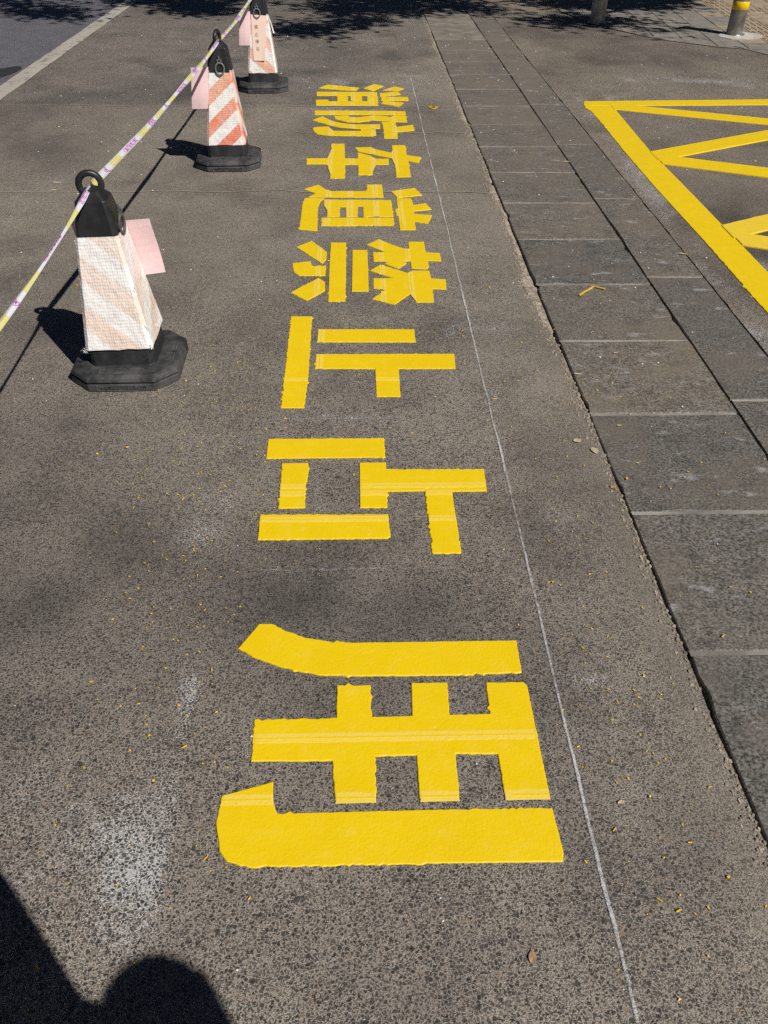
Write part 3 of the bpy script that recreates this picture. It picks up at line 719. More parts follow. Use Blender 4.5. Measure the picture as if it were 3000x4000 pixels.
for key, lab in CH:
    polys = STROKES[key]
    cx = sum(p[0] for q in polys for p in q) / sum(len(q) for q in polys); cy = sum(p[1] for q in polys for p in q) / sum(len(q) for q in polys)
    root = tag(empty('painted_character', (0, 0, 0)), lab, 'road marking', 'yellow characters painted along the lane')
    far = cy > 4
    for poly in polys:
        sd += 1
        o = paint_piece('stroke', poly, M['yellow'], root, sd, amp=.0016 if not far else .0020, step=.008 if not far else .013)
        for ax, val in SEAMS[key]:
            k_ = 0 if ax == 'x' else 1
            for (w, dz, mt) in ((.034 if far else .024, .0003, 'yellow_pale'), (.0045, .0007, 'yellow')):
                lo_, hi_ = spans_at(poly, k_, val - w / 2), spans_at(poly, k_, val + w / 2)
                if len(lo_) != len(hi_): lo_ = hi_ = spans_at(poly, k_, val)
                for (a0, a1), (b0, b1) in zip(lo_, hi_):
                    if a1 - a0 < .01 or b1 - b0 < .01 or max(a0, b0) > min(a1, b1): continue
                    pc = [(a0, val - w / 2), (a1, val - w / 2), (b1, val + w / 2), (b0, val + w / 2)]
                    if k_ == 0: pc = [(q, p) for p, q in pc]
                    if area(pc) < 0: pc = pc[::-1]
                    pc = resample(pc, .012, random.Random(sd), .0016 if dz < .0005 else .0004)
                    ccx = sum(p[0] for p in pc) / len(pc); ccy = sum(p[1] for p in pc) / len(pc)
                    n = len(pc)
                    Vq = [(p[0], p[1], .0030) for p in pc] + [(p[0] + (ccx - p[0]) * .04, p[1] + (ccy - p[1]) * .04, .0034 + dz) for p in pc]
                    Fq = [(i, (i + 1) % n, n + (i + 1) % n, n + i) for i in range(n)] + [tuple(range(n, 2 * n))]
                    mesh_obj('paint_ridge', Vq, Fq, M[mt], o)

box = tag(empty('hatched_box_marking', (0, 0, 0)), 'yellow cross-hatched no-parking box on the driveway at right', 'road marking')
BX1 = 4.42
paint_piece('border_line', [(1.716, 6.789), (1.690, 6.60), (1.712, 6.50), (1.711, 6.137), (1.695, 5.529), (1.690, 4.809), (1.700, 3.948), (1.698, 3.152), (1.70, 1.2), (1.865, 1.2), (1.865, 3.567), (1.866, 4.629), (1.862, 5.469), (1.879, 5.959), (1.90, 6.457), (1.914, 6.69)], M['yellow'], box, 501, .0030, .0022, .02)
paint_piece('border_line', [(1.722, 6.80), (3.17, 6.885), (BX1 + .16, 6.96), (BX1 + .16, 6.80), (3.10, 6.712), (1.735, 6.660)], M['yellow'], box, 502, .0041, .0014, .03)
paint_piece('border_line', [(BX1, 1.2), (BX1 + .16, 1.2), (BX1 + .16, 6.81), (BX1, 6.80)], M['yellow'], box, 503, .0034, .0014, .03)
def dline(y_top, y_bot, slope, x0, seed, zz, mat):
    ext = BX1 - x0 + .03
    paint_piece('hatch_line', [(x0, y_bot), (x0 + ext, y_bot + slope * ext), (x0 + ext, y_top + slope * ext), (x0, y_top)], mat, box, seed, zz, .0014, .03)
dline(6.75, 6.555, -.425, 1.895, 511, .0048, M['yellow'])
dline(5.475, 5.285, .54, 1.855, 512, .0054, M['yellow'])
dline(5.425, 5.215, -.47, 1.862, 513, .0060, M['yellow'])
dline(4.165, 3.985, .53, 1.855, 514, .0066, M['yellow_semi'])
dline(4.085, 3.895, -.48, 1.865, 515, .0072, M['yellow_semi'])
dline(2.88, 2.69, .53, 1.855, 516, .0048, M['yellow'])
dline(2.80, 2.61, -.48, 1.865, 517, .0054, M['yellow'])
# ------------------------------------------------------------------ traffic cones
def octo(w, ch): return [(-w + ch, -w), (w - ch, -w), (w, -w + ch), (w, w - ch), (w - ch, w), (-w + ch, w), (-w, w - ch), (-w, -w + ch)]
def loft(levels, cap_top=True, cap_bottom=True):
    V = []; F = []
    for z, w, ch in levels: V += [(a, b, z) for a, b in octo(w, ch)]
    for k_ in range(len(levels) - 1):
        F += [(8 * k_ + i, 8 * k_ + (i + 1) % 8, 8 * k_ + 8 + (i + 1) % 8, 8 * k_ + 8 + i) for i in range(8)]
    if cap_top: F.append(tuple(range(8 * len(levels) - 8, 8 * len(levels))))
    if cap_bottom: F.append(tuple(range(7, -1, -1)))
    return V, F
def torus(R, r, n=32, m=10, sx=1.0, sz=1.0):
    """ring standing up in the xz plane"""
    V = []; F = []
    for i in range(n):
        a = math.tau * i / n
        for j in range(m):
            b = math.tau * j / m; q = R + r * math.cos(b)
            V.append((q * math.cos(a) * sx, r * math.sin(b), q * math.sin(a) * sz))
            F.append((i * m + j, i * m + (j + 1) % m, ((i + 1) % n) * m + (j + 1) % m, ((i + 1) % n) * m + j))
    return V, F
def boxv(c, s, rot=None):
    V = [Vector((x * s[0] / 2, y * s[1] / 2, z * s[2] / 2)) for z in (-1, 1) for y in (-1, 1) for x in (-1, 1)]
    if rot: V = [rot @ v for v in V]
    V = [tuple(v + Vector(c)) for v in V]
    return V, [(0, 2, 3, 1), (4, 5, 7, 6), (0, 1, 5, 4), (1, 3, 7, 5), (3, 2, 6, 7), (2, 0, 4, 6)]
def join(parts):
    V = []; F = []
    for v, f in parts:
        b = len(V); V += v; F += [tuple(i + b for i in q) for q in f]
    return V, F
def bevel_obj(o, w, seg=2):
    md = o.modifiers.new('bevel', 'BEVEL'); md.width = w; md.segments = seg; md.limit_method = 'ANGLE'; md.angle_limit = math.radians(25)

def sleeve_mesh(z0, w0, c0, z1, w1, c1, slope_white, rough_edge, seed):
    R_ = random.Random(seed); V = []; F = []; U = []
    NU, NV = 6, 10
    lo = octo(w0, c0); hi = octo(w1, c1)
    for s in range(8):
        a0, b0, a1, b1 = lo[s], lo[(s + 1) % 8], hi[s], hi[(s + 1) % 8]
        flat = s % 2 == 0; nu = NU if flat else 2
        base = len(V)
        ox, oy = (a0[1] - b0[1]), -(a0[0] - b0[0]); l = math.hypot(ox, oy); ox, oy = -ox / l, -oy / l
        sgn = 1 if s in (0, 4) else -1
        for j in range(NV + 1):
            t = j / NV
            p = (a0[0] + (a1[0] - a0[0]) * t, a0[1] + (a1[1] - a0[1]) * t); q = (b0[0] + (b1[0] - b0[0]) * t, b0[1] + (b1[1] - b0[1]) * t)
            for i in range(nu + 1):
                u = i / nu; edge_ = min(u, 1 - u) if flat else 0
                bul = 0.0025 * math.sin(math.pi * t) * (1 if flat else .2) * (R_.random() if 0 < i < nu else 0)
                zz = z0 + (z1 - z0) * t
                if j == 0: zz += R_.uniform(-1, 1) * rough_edge if 0 < i < nu else 0
                V.append((p[0] + (q[0] - p[0]) * u + ox * -bul * 0, p[1] + (q[1] - p[1]) * u, zz))
        wloc = w0
        for j in range(NV):
            for i in range(nu):
                F.append((base + j * (nu + 1) + i, base + j * (nu + 1) + i + 1, base + (j + 1) * (nu + 1) + i + 1, base + (j + 1) * (nu + 1) + i))
                uv = []
                for jj, ii in ((j, i), (j, i + 1), (j + 1, i + 1), (j + 1, i)):
                    t = jj / NV; ww = (w0 - c0) + ((w1 - c1) - (w0 - c0)) * t
                    if flat: uv.append((sgn * (ii / nu * 2 - 1) * ww, z0 + (z1 - z0) * t))
                    elif slope_white is None: uv.append((((1 if s in (1, 5) else -1) * ww), z0 + (z1 - z0) * t))
                    else: uv.append((0.0, slope_white))
                U.append(uv)
    return V, F, U

def shackle(parent, loc, rot):
    parts = [torus(.026, .0052, 28, 8, .92, 1.12),
             boxv((-.009, 0, .036), (.006, .009, .020)), boxv((.009, 0, .036), (.006, .009, .020)),
             boxv((0, .001, .044), (.030, .007, .005)), boxv((0, .004, .052), (.007, .006, .022)), boxv((0, 0, -.032), (.010, .011, .007))]
    V, F = join(parts)
    o = mesh_obj('shackle', V, F, M['shackle'], parent, smooth=False)
    o.location = loc; o.rotation_euler = rot; bevel_obj(o, .0012, 1)
    return o

def fray(parent, pts, seed):
    R_ = random.Random(seed); V = []; F = []
    for (x, y, z, n, ln) in pts:
        for _ in range(n):
            a = R_.uniform(0, math.tau); d = Vector((math.cos(a) * .5, math.sin(a) * .5, R_.uniform(-1.0, .1))).normalized() * ln * .6 * R_.uniform(.3, 1)
            p = Vector((x, y, z)) + Vector((R_.uniform(-.006, .006), R_.uniform(-.006, .006), R_.uniform(-.006, .006)))
            w = Vector((-d.y, d.x, 0)).normalized() * R_.uniform(.0004, .0014) if abs(d.x) + abs(d.y) > 1e-6 else Vector((.001, 0, 0))
            m_ = p + d * .5 + Vector((0, 0, R_.uniform(-.004, .004))); e = p + d
            b = len(V); V += [tuple(p - w), tuple(p + w), tuple(m_ + w), tuple(m_ - w), tuple(e)]
            F += [(b, b + 1, b + 2, b + 3), (b + 3, b + 2, b + 4)]
    return mesh_obj('frayed_edge', V, F, M['fray'], parent)

def key_panel(parent, loc, rot, w, h, n):
    """raised frame with a fret pattern moulded into the rubber"""
    P = [boxv((0, 0, h / 2), (w, .003, .0022)), boxv((0, 0, -h / 2), (w, .003, .0022)), boxv((-w / 2, 0, 0), (.0022, .003, h)), boxv((w / 2, 0, 0), (.0022, .003, h))]
    for i in range(n):
        x = -w / 2 + w * (i + .5) / n; q = w / n * .34
        P += [boxv((x, 0, h * .24), (q * 2, .0026, .0018)), boxv((x - q, 0, 0), (.0018, .0026, h * .48)), boxv((x + q * .2, 0, -h * .1), (q * 1.5, .0026, .0018)), boxv((x + q, 0, .0), (.0018, .0026, h * .25))]
    V, F = join(P)
    o = mesh_obj('moulded_panel', V, F, M['rubber_worn'], parent); o.location = loc; o.rotation_euler = rot
    return o

def cone(loc, rz, tilt, sleeve_mat, white_v, ring_rz, shk, label, sw=(.129, .0845), seed=1, frays=None):
    root = empty('traffic_cone', loc, rz)
    tag(root, label, 'traffic cone', 'cones carrying the barrier tape')
    root.rotation_euler = (tilt[0], tilt[1], rz)
    V, F = loft([(0, .184, .072), (.004, .189, .074), (.027, .188, .073), (.029, .181, .070), (.033, .181, .070), (.036, .189, .073), (.050, .184, .070), (.057, .170, .062), (.0585, .150, .045)])
    b = mesh_obj('base', V, F, M['rubber_dusty'], root); bevel_obj(b, .003, 2)
    key_panel(b, (0, -.1905, .0155), (0, 0, 0), .17, .018, 4)
    key_panel(b, (0, -.150, .0600), (math.radians(-84), 0, 0), .15, .024, 3)
    key_panel(b, (.150, -.045, .0590), (math.radians(-84), 0, math.radians(90)), .055, .028, 1)
    key_panel(b, (.150, .035, .0590), (math.radians(-84), 0, math.radians(90)), .055, .028, 1)
    V, F = loft([(.057, .116, .020), (.063, .112, .016), (.150, .1075, .014)])
    nk = mesh_obj('neck', V, F, M['rubber'], root); bevel_obj(nk, .003, 2)
    V, F, U = sleeve_mesh(.128, sw[0], .013, .512, sw[1], .009, white_v, .0025, seed)
    sl = mesh_obj('sleeve', V, F, sleeve_mat, root, uvs=U)
    V, F = loft([(.498, .0680, .011), (.505, .0685, .012), (.565, .0595, .010), (.618, .0500, .009), (.643, .028, .008), (.647, .022, .007)])
    cp = mesh_obj('cap', V, F, M['cap'], root); bevel_obj(cp, .0025, 2)
    V, F = torus(.0345, .0105, 36, 12)
    rg = mesh_obj('ring', V, F, M['cap'], root, smooth=True); rg.location = (0, 0, .660); rg.rotation_euler = (0, 0, ring_rz)
    if shk: shackle(cp, *shk)
    if frays: fray(sl, frays, seed + 50)
    return root

C1 = cone((-.833, 2.737, 0), math.radians(1), (0, 0), M['sleeve1'], None, math.radians(10), ((.0745, -.004, .530), (0, math.radians(8), math.radians(84))),
          'nearest cone in view, faded pale stripes and frayed sleeve, pink sheet behind it', (.1165, .0690), 3,
          [(.110, -.114, .135, 14, .035), (-.116, -.116, .132, 14, .03), (.069, -.05, .505, 14, .03), (.09, -.085, .34, 6, .03), (-.069, -.06, .50, 8, .02), (.108, -.10, .20, 12, .04), (.115, .02, .15, 12, .03)])
for ch_ in C1.children:
    if ch_.name.startswith('base'): continue
    ch_.rotation_euler.y = -.030; ch_.scale.z = .985
    if ch_.name.startswith('ring'): ch_.location = (-.0195, 0, .650); ch_.scale.z = 1
    for g_ in ch_.children:
        if g_.name.startswith('shackle'): g_.data.materials[0] = M['rubber_worn']
C2 = cone((-.769, 5.240, 0), math.radians(3), (0, 0), M['sleeve2'], .11, math.radians(72), ((.004, -.0715, .520), (math.radians(-8), 0, math.radians(2))),
          'middle cone with vivid orange and white stripes and a grey shackle on its front', (.1125, .0665), 5)
C3 = cone((-.727, 7.205, 0), math.radians(3), (0, 0), M['sleeve3'], .12, math.radians(40), ((-.012, -.0735, .520), (math.radians(-8), 0, 0)),
          'farthest cone with a peach notice taped to its front, under the tree shade', (.1125, .0665), 9,
          [(.072, -.065, .48, 18, .05), (.08, -.05, .44, 18, .055), (.110, -.110, .135, 10, .03)])
# a torn flap of sheet hanging off the farthest cone
V = [(.066, -.06, .505), (.070, -.02, .505), (.094, -.03, .44), (.086, -.065, .45), (.110, -.05, .385), (.100, -.072, .39)]
mesh_obj('torn_flap', V, [(0, 1, 2, 3), (3, 2, 4, 5)], M['fray'], C3)
C0 = cone((-.905, .300, 0), math.radians(2), (0, 0), M['sleeve2'], .11, math.radians(20), None,
          'cone standing left of the photographer, outside the picture, holding the tape end', (.1125, .0665), 15)

# ------------------------------------------------------------------ paper sheets
def sheet(name, c00, c10, c11, c01, mat, curl, nx=10, ny=8, thick=.0006, parent=None):
    """bilinear sheet with a gentle curl along its normal; c00 bottom-left, c10 bottom-right, c11 top-right, c01 top-left"""
    c00, c10, c11, c01 = map(Vector, (c00, c10, c11, c01))
    nrm = (c10 - c00).cross(c01 - c00).normalized(); V = []; F = []
    for s_ in (1, -1):
        for j in range(ny + 1):
            for i in range(nx + 1):
                u, v = i / nx, j / ny
                p = (c00 * (1 - u) + c10 * u) * (1 - v) + (c01 * (1 - u) + c11 * u) * v
                V.append(tuple(p + nrm * (curl(u, v) + s_ * thick / 2)))
    n = (nx + 1) * (ny + 1)
    for j in range(ny):
        for i in range(nx):
            a = j * (nx + 1) + i
            F.append((a, a + 1, a + nx + 2, a + nx + 1)); F.append((n + a + nx + 1, n + a + nx + 2, n + a + 1, n + a))
    for i in range(nx):
        for a in (i, ny * (nx + 1) + i): F.append((a, a + 1, n + a + 1, n + a))
    for j in range(ny):
        for a in (j * (nx + 1), j * (nx + 1) + nx): F.append((a, a + nx + 1, n + a + nx + 1, n + a))
    return mesh_obj(name, V, F, mat, parent, smooth=False)
p1 = sheet('paper_sheet', (-.945, 2.855, 0.300), (-0.680, 2.820, 0.320), (-0.700, 2.812, 0.516), (-.975, 2.822, 0.501), M['pink'],
           lambda u, v: .008 * math.sin(u * 3.1) - .020 * max(0, u - .7) * (1 - v) + .004 * math.sin(v * 5 + u * 3))
tag(p1, 'pink paper sheet sticking out to the right of the nearest cone', 'paper', 'pink sheets pasted on the cones')
p2 = sheet('paper_sheet', (-0.938, 5.165, 0.316), (-.842, 5.150, 0.320), (-.825, 5.166, 0.530), (-0.920, 5.165, 0.528), M['pink'],
           lambda u, v: .006 * math.sin(u * 3.1 + .4) + .016 * max(0, .35 - u) * (1 - v) + .003 * math.sin(v * 6))
tag(p2, 'pink paper sheet left of the orange striped middle cone with a tape shadow', 'paper', 'pink sheets pasted on the cones')
p3 = sheet('paper_sheet', (-0.881, 7.125, 0.311), (-.800, 7.110, 0.313), (-.783, 7.127, 0.532), (-0.862, 7.125, 0.528), M['pink'],
           lambda u, v: .006 * math.sin(u * 3.1 + .4) + .016 * max(0, .35 - u) * (1 - v) + .003 * math.sin(v * 6))
tag(p3, 'pink paper sheet on the left side of the farthest cone', 'paper', 'pink sheets pasted on the cones')
# notice on the farthest cone: lies on the sloping front face, lower right corner lifting
def front(z, off): return 7.205 - (.1125 + (.0665 - .1125) * (z - .128) / .384) - off
nt_c = lambda u, v: .003 + .014 * max(0, u - .6) ** 1.5 * (1 - v)
nt = sheet('paper_notice', (-.781, front(.212, .004), .212), (-.694, front(.212, .004), .212), (-.664, front(.505, .004), .505), (-.779, front(.512, .004), .512), M['peach'], nt_c)
tag(nt, 'peach paper notice with grey vertical writing on the farthest cone', 'notice')
def text_mesh(s, size):
    cu = bpy.data.curves.new('lettering', 'FONT'); cu.body = s; cu.size = size; cu.align_x = 'CENTER'; cu.align_y = 'CENTER'; cu.resolution_u = 2
    ob = bpy.data.objects.new('lettering', cu); COL.objects.link(ob)
    dg = bpy.context.evaluated_depsgraph_get(); dg.update()
    me = bpy.data.meshes.new_from_object(ob.evaluated_get(dg))
    V = [tuple(v.co) for v in me.vertices]; F = [tuple(p.vertices) for p in me.polygons]
    bpy.data.objects.remove(ob); bpy.data.curves.remove(cu); bpy.data.meshes.remove(me)
    return V, F
for k_, (chs, x, z) in enumerate((('禁', -.746, .432), ('止', -.745, .384), ('停', -.745, .337), ('车', -.743, .288))):
    V, F = text_mesh(chs, .030)
    if V:
        V = [(x + a * .95, front(z + b, .0092), z + b) for a, b, _ in V]
        mesh_obj('printed_character', V, F, M['ink'], nt)

# ------------------------------------------------------------------ barrier tape threaded through the cone rings
def tape_path():
    K = [Vector((-.905, .300, .655)), Vector((-.856, 2.722, .640)), Vector((-.762, 5.235, .650)), Vector((-.727, 7.205, .660))]
    sag = [.070, .022, .015]; side = [-.0, .0, .0]
    P = []
    for a, b, s_, sd_ in zip(K[:-1], K[1:], sag, side):
        n = 60
        for i in range(n):
            t = i / n; q = a.lerp(b, t); q.z -= s_ * 4 * t * (1 - t); q.x += sd_ * 4 * t * (1 - t)
            P.append(q)
    P.append(K[-1]); return P
TP = tape_path()
TL = [0.0]
for a, b in zip(TP[:-1], TP[1:]): TL.append(TL[-1] + (b - a).length)
RING_S = [TL[60], TL[120], TL[180]]
def tape_frame(s):
    s = min(max(s, 0), TL[-1] - 1e-6)
    i = next(k_ for k_ in range(len(TL) - 1) if TL[k_ + 1] >= s); t = (s - TL[i]) / (TL[i + 1] - TL[i])
    p = TP[i].lerp(TP[i + 1], t); d = (TP[min(i + 1, len(TP) - 1)] - TP[i]).normalized()
    # width direction: leaning so that the film faces up and to the right, twisting along the run
    ang = math.radians(-48 + 34 * math.sin(s * 2.1 + .6) + 20 * math.sin(s * 5.3))
    side = d.cross(Vector((0, 0, 1))).normalized(); up = side.cross(d).normalized()
    wv = (side * math.cos(ang) + up * math.sin(ang)).normalized()
    near = min(abs(s - r) for r in RING_S)
    w = (.017 + .005 * min(1, max(0, s - 1.4))) * (1 - .30 * math.exp(-(near / .05) ** 2)) * (1 - .12 * math.sin(s * 3.7 + 1))
    return p, wv, w, d.cross(wv).normalized()
def tape_pt(s, v, lift=0.0):
    p, wv, w, nn = tape_frame(s)
    return tuple(p + wv * (v * w) + nn * (lift + .004 * math.cos(v * 5.0)))
SEG = [(.17, 'w', '警戒线'), (.12, 'y', ''), (.13, 'w', 'logo'), (.12, 'y', ''), (.28, 'w', 'CAUTION LINE'), (.12, 'y', '')]
spans = []; s = TL[60] - 1.0; s -= .94 * math.ceil(s / .94) ; k_ = 0
start = TL[60] + .03 - .17 - 3 * .94
s = start
while s < TL[-1]:
    ln, c_, tx = SEG[k_ % 6]
    if s + ln > 0: spans.append((max(s, 0.0), min(s + ln, TL[-1]), c_, tx))
    s += ln; k_ += 1
V = []; F = []; colr = []
for a, b, c_, tx in spans:
    n = max(2, int((b - a) / .02)); base = len(V)
    for i in range(n + 1):
        for j in range(7):
            V.append(tape_pt(a + (b - a) * i / n, j / 6 - .5))
            colr.append((.80, .79, .86, 1) if c_ == 'w' else (.76, .72, .33, 1))
    for i in range(n):
        for j in range(6):
            q = base + i * 7 + j; F.append((q, q + 1, q + 8, q + 7))
tape = mesh_obj('barrier_tape', V, F, M['tape'], smooth=True)
at = tape.data.attributes.new('tint', 'FLOAT_COLOR', 'POINT'); at.data.foreach_set('color', np.array(colr, np.float32).ravel())
tag(tape, 'yellow and white barrier tape with magenta print strung through the cone rings', 'tape')
LET = {}
for a, b, c_, tx in spans:
    if not tx or b - a < .10: continue
    for lift in (.0012,):
        if tx == 'logo':
            Vt = []; Ft = []
            for q in range(24):
                t0 = math.tau * q / 24; 
                for r_ in (.013, .0105): Vt.append((math.cos(t0) * r_, math.sin(t0) * r_, 0))
                Ft.append((2 * q, 2 * q + 1, (2 * q + 3) % 48, (2 * q + 2) % 48))
            bb = len(Vt); Vt += [(-.007, -.006, 0), (-.003, -.006, 0), (.002, .008, 0), (-.001, .008, 0), (.007, -.006, 0), (.003, -.006, 0)]
            Ft += [(bb, bb + 1, bb + 2, bb + 3), (bb + 5, bb + 4, bb + 2, bb + 3)]
        else:
            if tx not in LET: LET[tx] = text_mesh(tx, .030 if tx[0] == '警' else .026)
            Vt, Ft = LET[tx]
            if not Vt: continue
        mid_ = (a + b) / 2
        pv = [tape_pt(mid_ + x * (1.0 if tx != 'CAUTION LINE' else .95), -y_ / .027, -lift) for x, y_, _ in Vt]
        mesh_obj('print', pv, Ft, M['magenta'], tape)

# ------------------------------------------------------------------ bollards
def bollard(loc, label, rz=0):
    root = tag(empty('bollard', loc, rz), label, 'bollard', 'steel bollards at the sidewalk edge')
    def ring(levels, n=40, top=True):
        V = []; F = []
        for z, r in levels: V += [(r * math.cos(math.tau * i / n), r * math.sin(math.tau * i / n), z) for i in range(n)]
        for k_ in range(len(levels) - 1): F += [(k_ * n + i, k_ * n + (i + 1) % n, (k_ + 1) * n + (i + 1) % n, (k_ + 1) * n + i) for i in range(n)]
        if top: F.append(tuple(range((len(levels) - 1) * n, len(levels) * n)))
        return V, F
    o = mesh_obj('post', *ring([(0, .080), (.30, .080), (.555, .080), (.575, .076), (.583, .055), (.585, .03)]), M['steel'], root, smooth=True)
    mesh_obj('reflective_band', *ring([(.236, .0803), (.237, .0815), (.306, .0815), (.307, .0803)], top=False), M['band'], root, smooth=True)
    mesh_obj('base_collar', *ring([(.010, .104), (.0155, .103), (.017, .094), (.017, .079)], top=False), M['steel'], root, smooth=True)
    return root
bollard((3.905, 9.665, .004), 'steel bollard with yellow band on a pale concrete footing, far right')
bollard((2.635, 10.34, .004), 'steel bollard in the dappled tree shade at the top')
pf = [(3.70, 9.55), (3.78, 9.38), (4.00, 9.40), (4.16, 9.52), (4.17, 9.70), (4.03, 9.84), (3.83, 9.82)]
mesh_obj('concrete_footing', [(a, b, .0145) for a, b in pf] + [(a, b, .004) for a, b in pf], [tuple(range(7))] + [(i + 7, (i + 1) % 7 + 7, (i + 1) % 7, i) for i in range(7)], M['concrete'], walk)

# ------------------------------------------------------------------ street trees (outside the picture; their dappled shade falls across its top)
shade_poly = [(-6.0, 11.3)] + [tuple(p) for p in SHADE] + [(5.0, 13.5), (5.0, 17.5), (-6.0, 17.5)]
R_ = random.Random(21)
clusters = []
tries = 0
while len(clusters) < 470 and tries < 20000:
    tries += 1
    x, y = R_.uniform(-6, 4.9), R_.uniform(9.3, 17.3)
    if tries % 3: y = R_.uniform(9.3, 12.9)
    if not inside((x, y - .27), shade_poly): continue
    if abs(x - 1.1) < .75 and y < 11.7 and R_.random() < .55: continue
    if float(fbm(x * 1.1, y * 1.6, 88, 3)) > (.47 if y < 11.3 else .55): continue
    h = R_.uniform(3.3, 6.2)
    clusters.append((x, y, h))
TR = [empty('street_tree', (2.75, 12.9, 0)), empty('street_tree', (7.0, 11.2, 0))]
tag(TR[0], 'leafy street tree behind the shaded bollard, its crown overhanging the lane above the picture', 'tree', 'trees along the sidewalk')
tag(TR[1], 'leafy street tree farther right on the sidewalk, outside the picture', 'tree', 'trees along the sidewalk')
cen = {0: [], 1: []}; leafV = {0: [], 1: []}; leafF = {0: [], 1: []}
for (x, y, h) in clusters:
    c_ = Vector((x + .66 * h, y - .71 * h, h))
    t_ = 0 if (c_.xy - Vector((2.0, 9.5))).length < (c_.xy - Vector((6.0, 9.0))).length else 1
    cen[t_].append(c_)
    L = TR[t_].location; V = leafV[t_]; F = leafF[t_]
    for _ in range(58):
        p = c_ + Vector((R_.gauss(0, .19), R_.gauss(0, .19), R_.gauss(0, .15))) - L
        d = Vector((R_.gauss(0, 1), R_.gauss(0, 1), R_.gauss(-.3, .6))).normalized()
        n_ = Vector((R_.gauss(0, .7), R_.gauss(0, .7), 1)).normalized(); sd_ = d.cross(n_).normalized()
        l, w = R_.uniform(.09, .16), R_.uniform(.028, .048)
        b = len(V)
        V += [tuple(p), tuple(p + d * l * .5 + sd_ * w - n_ * .004), tuple(p + d * l - n_ * .012), tuple(p + d * l * .5 - sd_ * w - n_ * .004)]
        F += [(b, b + 1, b + 2), (b, b + 2, b + 3)]
def tube(V, F, pts, radii, n=8):
    base = len(V)
    for i, (p, r) in enumerate(zip(pts, radii)):
        d = (pts[min(i + 1, len(pts) - 1)] - pts[max(i - 1, 0)]).normalized()
        a = d.orthogonal().normalized(); b = d.cross(a)
        V += [tuple(p + (a * math.cos(math.tau * k_ / n) + b * math.sin(math.tau * k_ / n)) * r) for k_ in range(n)]
        if i: F += [(base + (i - 1) * n + k_, base + (i - 1) * n + (k_ + 1) % n, base + i * n + (k_ + 1) % n, base + i * n + k_) for k_ in range(n)]
for t_ in (0, 1):
    mesh_obj('crown', leafV[t_], leafF[t_], M['leaf'], TR[t_])
    V = []; F = []
    cc = sum(cen[t_], Vector()) / len(cen[t_]) - TR[t_].location
    fork = Vector((cc.x * .10, cc.y * .10, 2.4))
    tube(V, F, [Vector((0, 0, -.04)), Vector((.01, 0, .15)), Vector((.0, -.03, 1.2)), fork], [.20, .15, .125, .11], 12)
    mesh_obj('trunk', V, F, M['bark'], TR[t_], smooth=True)
    # limbs: hubs, then twigs to the nearest leaf clusters
    hubs = [q - TR[t_].location - Vector((0, 0, .15)) for q in cen[t_][::max(1, len(cen[t_]) // 12)]]
    V = []; F = []
    for hb in hubs:
        m_ = fork.lerp(hb, .5) + Vector((0, 0, .35)); tube(V, F, [fork, m_, hb], [.055, .032, .014], 7)
    for c_ in cen[t_][::2]:
        q = c_ - TR[t_].location; hb = min(hubs, key=lambda v: (v - q).length); tube(V, F, [hb, hb.lerp(q, .5) + Vector((0, 0, .12)), q], [.010, .007, .003], 5)
    mesh_obj('limb', V, F, M['bark'], TR[t_], smooth=True)

# ------------------------------------------------------------------ litter: paint flecks, leaves, crumbs
def fleck_mesh(seed, l, w):
    R2 = random.Random(seed); V = []; n = 6
    for z_ in (0, 1):
        for i in range(n):
            a = math.tau * i / n; r_ = R2.uniform(.6, 1.1)
            V.append((math.cos(a) * l * r_, math.sin(a) * w * r_, z_ * R2.uniform(.001, .0022) + (math.cos(a) ** 2) * .0015))
    F = [tuple(range(n, 2 * n)), tuple(range(n - 1, -1, -1))] + [(i, (i + 1) % n, n + (i + 1) % n, n + i) for i in range(n)]
    me = bpy.data.meshes.new('paint_fleck'); me.from_pydata(V, [], F); me.materials.append(M['fleck']); return me
FM = [fleck_mesh(i, *s_) for i, s_ in enumerate([(.006, .0035), (.009, .0025), (.0045, .004), (.011, .003), (.007, .005), (.013, .0022)])]
FX_LABEL = [
 (-.308, 2.298, 3, 1.0, 'largest yellow paint chip left of the chalk line under the sixth character'),
 (-.740, 2.200, 4, 1.1, 'pair-forming yellow paint chip below the nearest cone base, the right one'),
 (-.826, 2.166, 2, 1.1, 'yellow paint chip below the nearest cone base, left of its neighbour'),
 (.571, 3.414, 0, 1.2, 'orange chip on the asphalt between the chalk line and the slabs, farthest up'),
 (-1.217, 3.443, 3, 1.3, 'yellow chip beside the tape shadow left of the nearest cone'),
 (-.620, 2.620, 4, .9, 'yellow paint chip just right of the nearest cone base'),
 (-.300, .820, 1, .9, 'thin yellow chip in the white dust left of the nearest character'),
 (-.560, .630, 3, .8, 'slender yellow chip lying near the arm shadow at lower left'),
 (.540, .720, 5, .8, 'long yellow chip at lower right beside the chalk line'),
 (.568, .700, 3, .8, 'thicker yellow chip just right of the long one at lower right'),
 (.680, .760, 4, .8, 'yellow chip near the slab edge at lower right'),
 (.490, 1.560, 1, .9, 'orange splinter right of the chalk line beside the nearest character top'),
 (.470, 2.480, 5, .9, 'long orange splinter touching the right side of the chalk line'),
 (.840, 2.530, 0, .9, 'small orange chip near the left edge of a kerb slab'),
 (.810, 2.005, 4, 1.0, 'orange chip at the corner where a pale slab joint meets the dark gap'),
 (-.430, .990, 2, .9, 'yellow chip of a loose cluster left of the nearest character'),
]
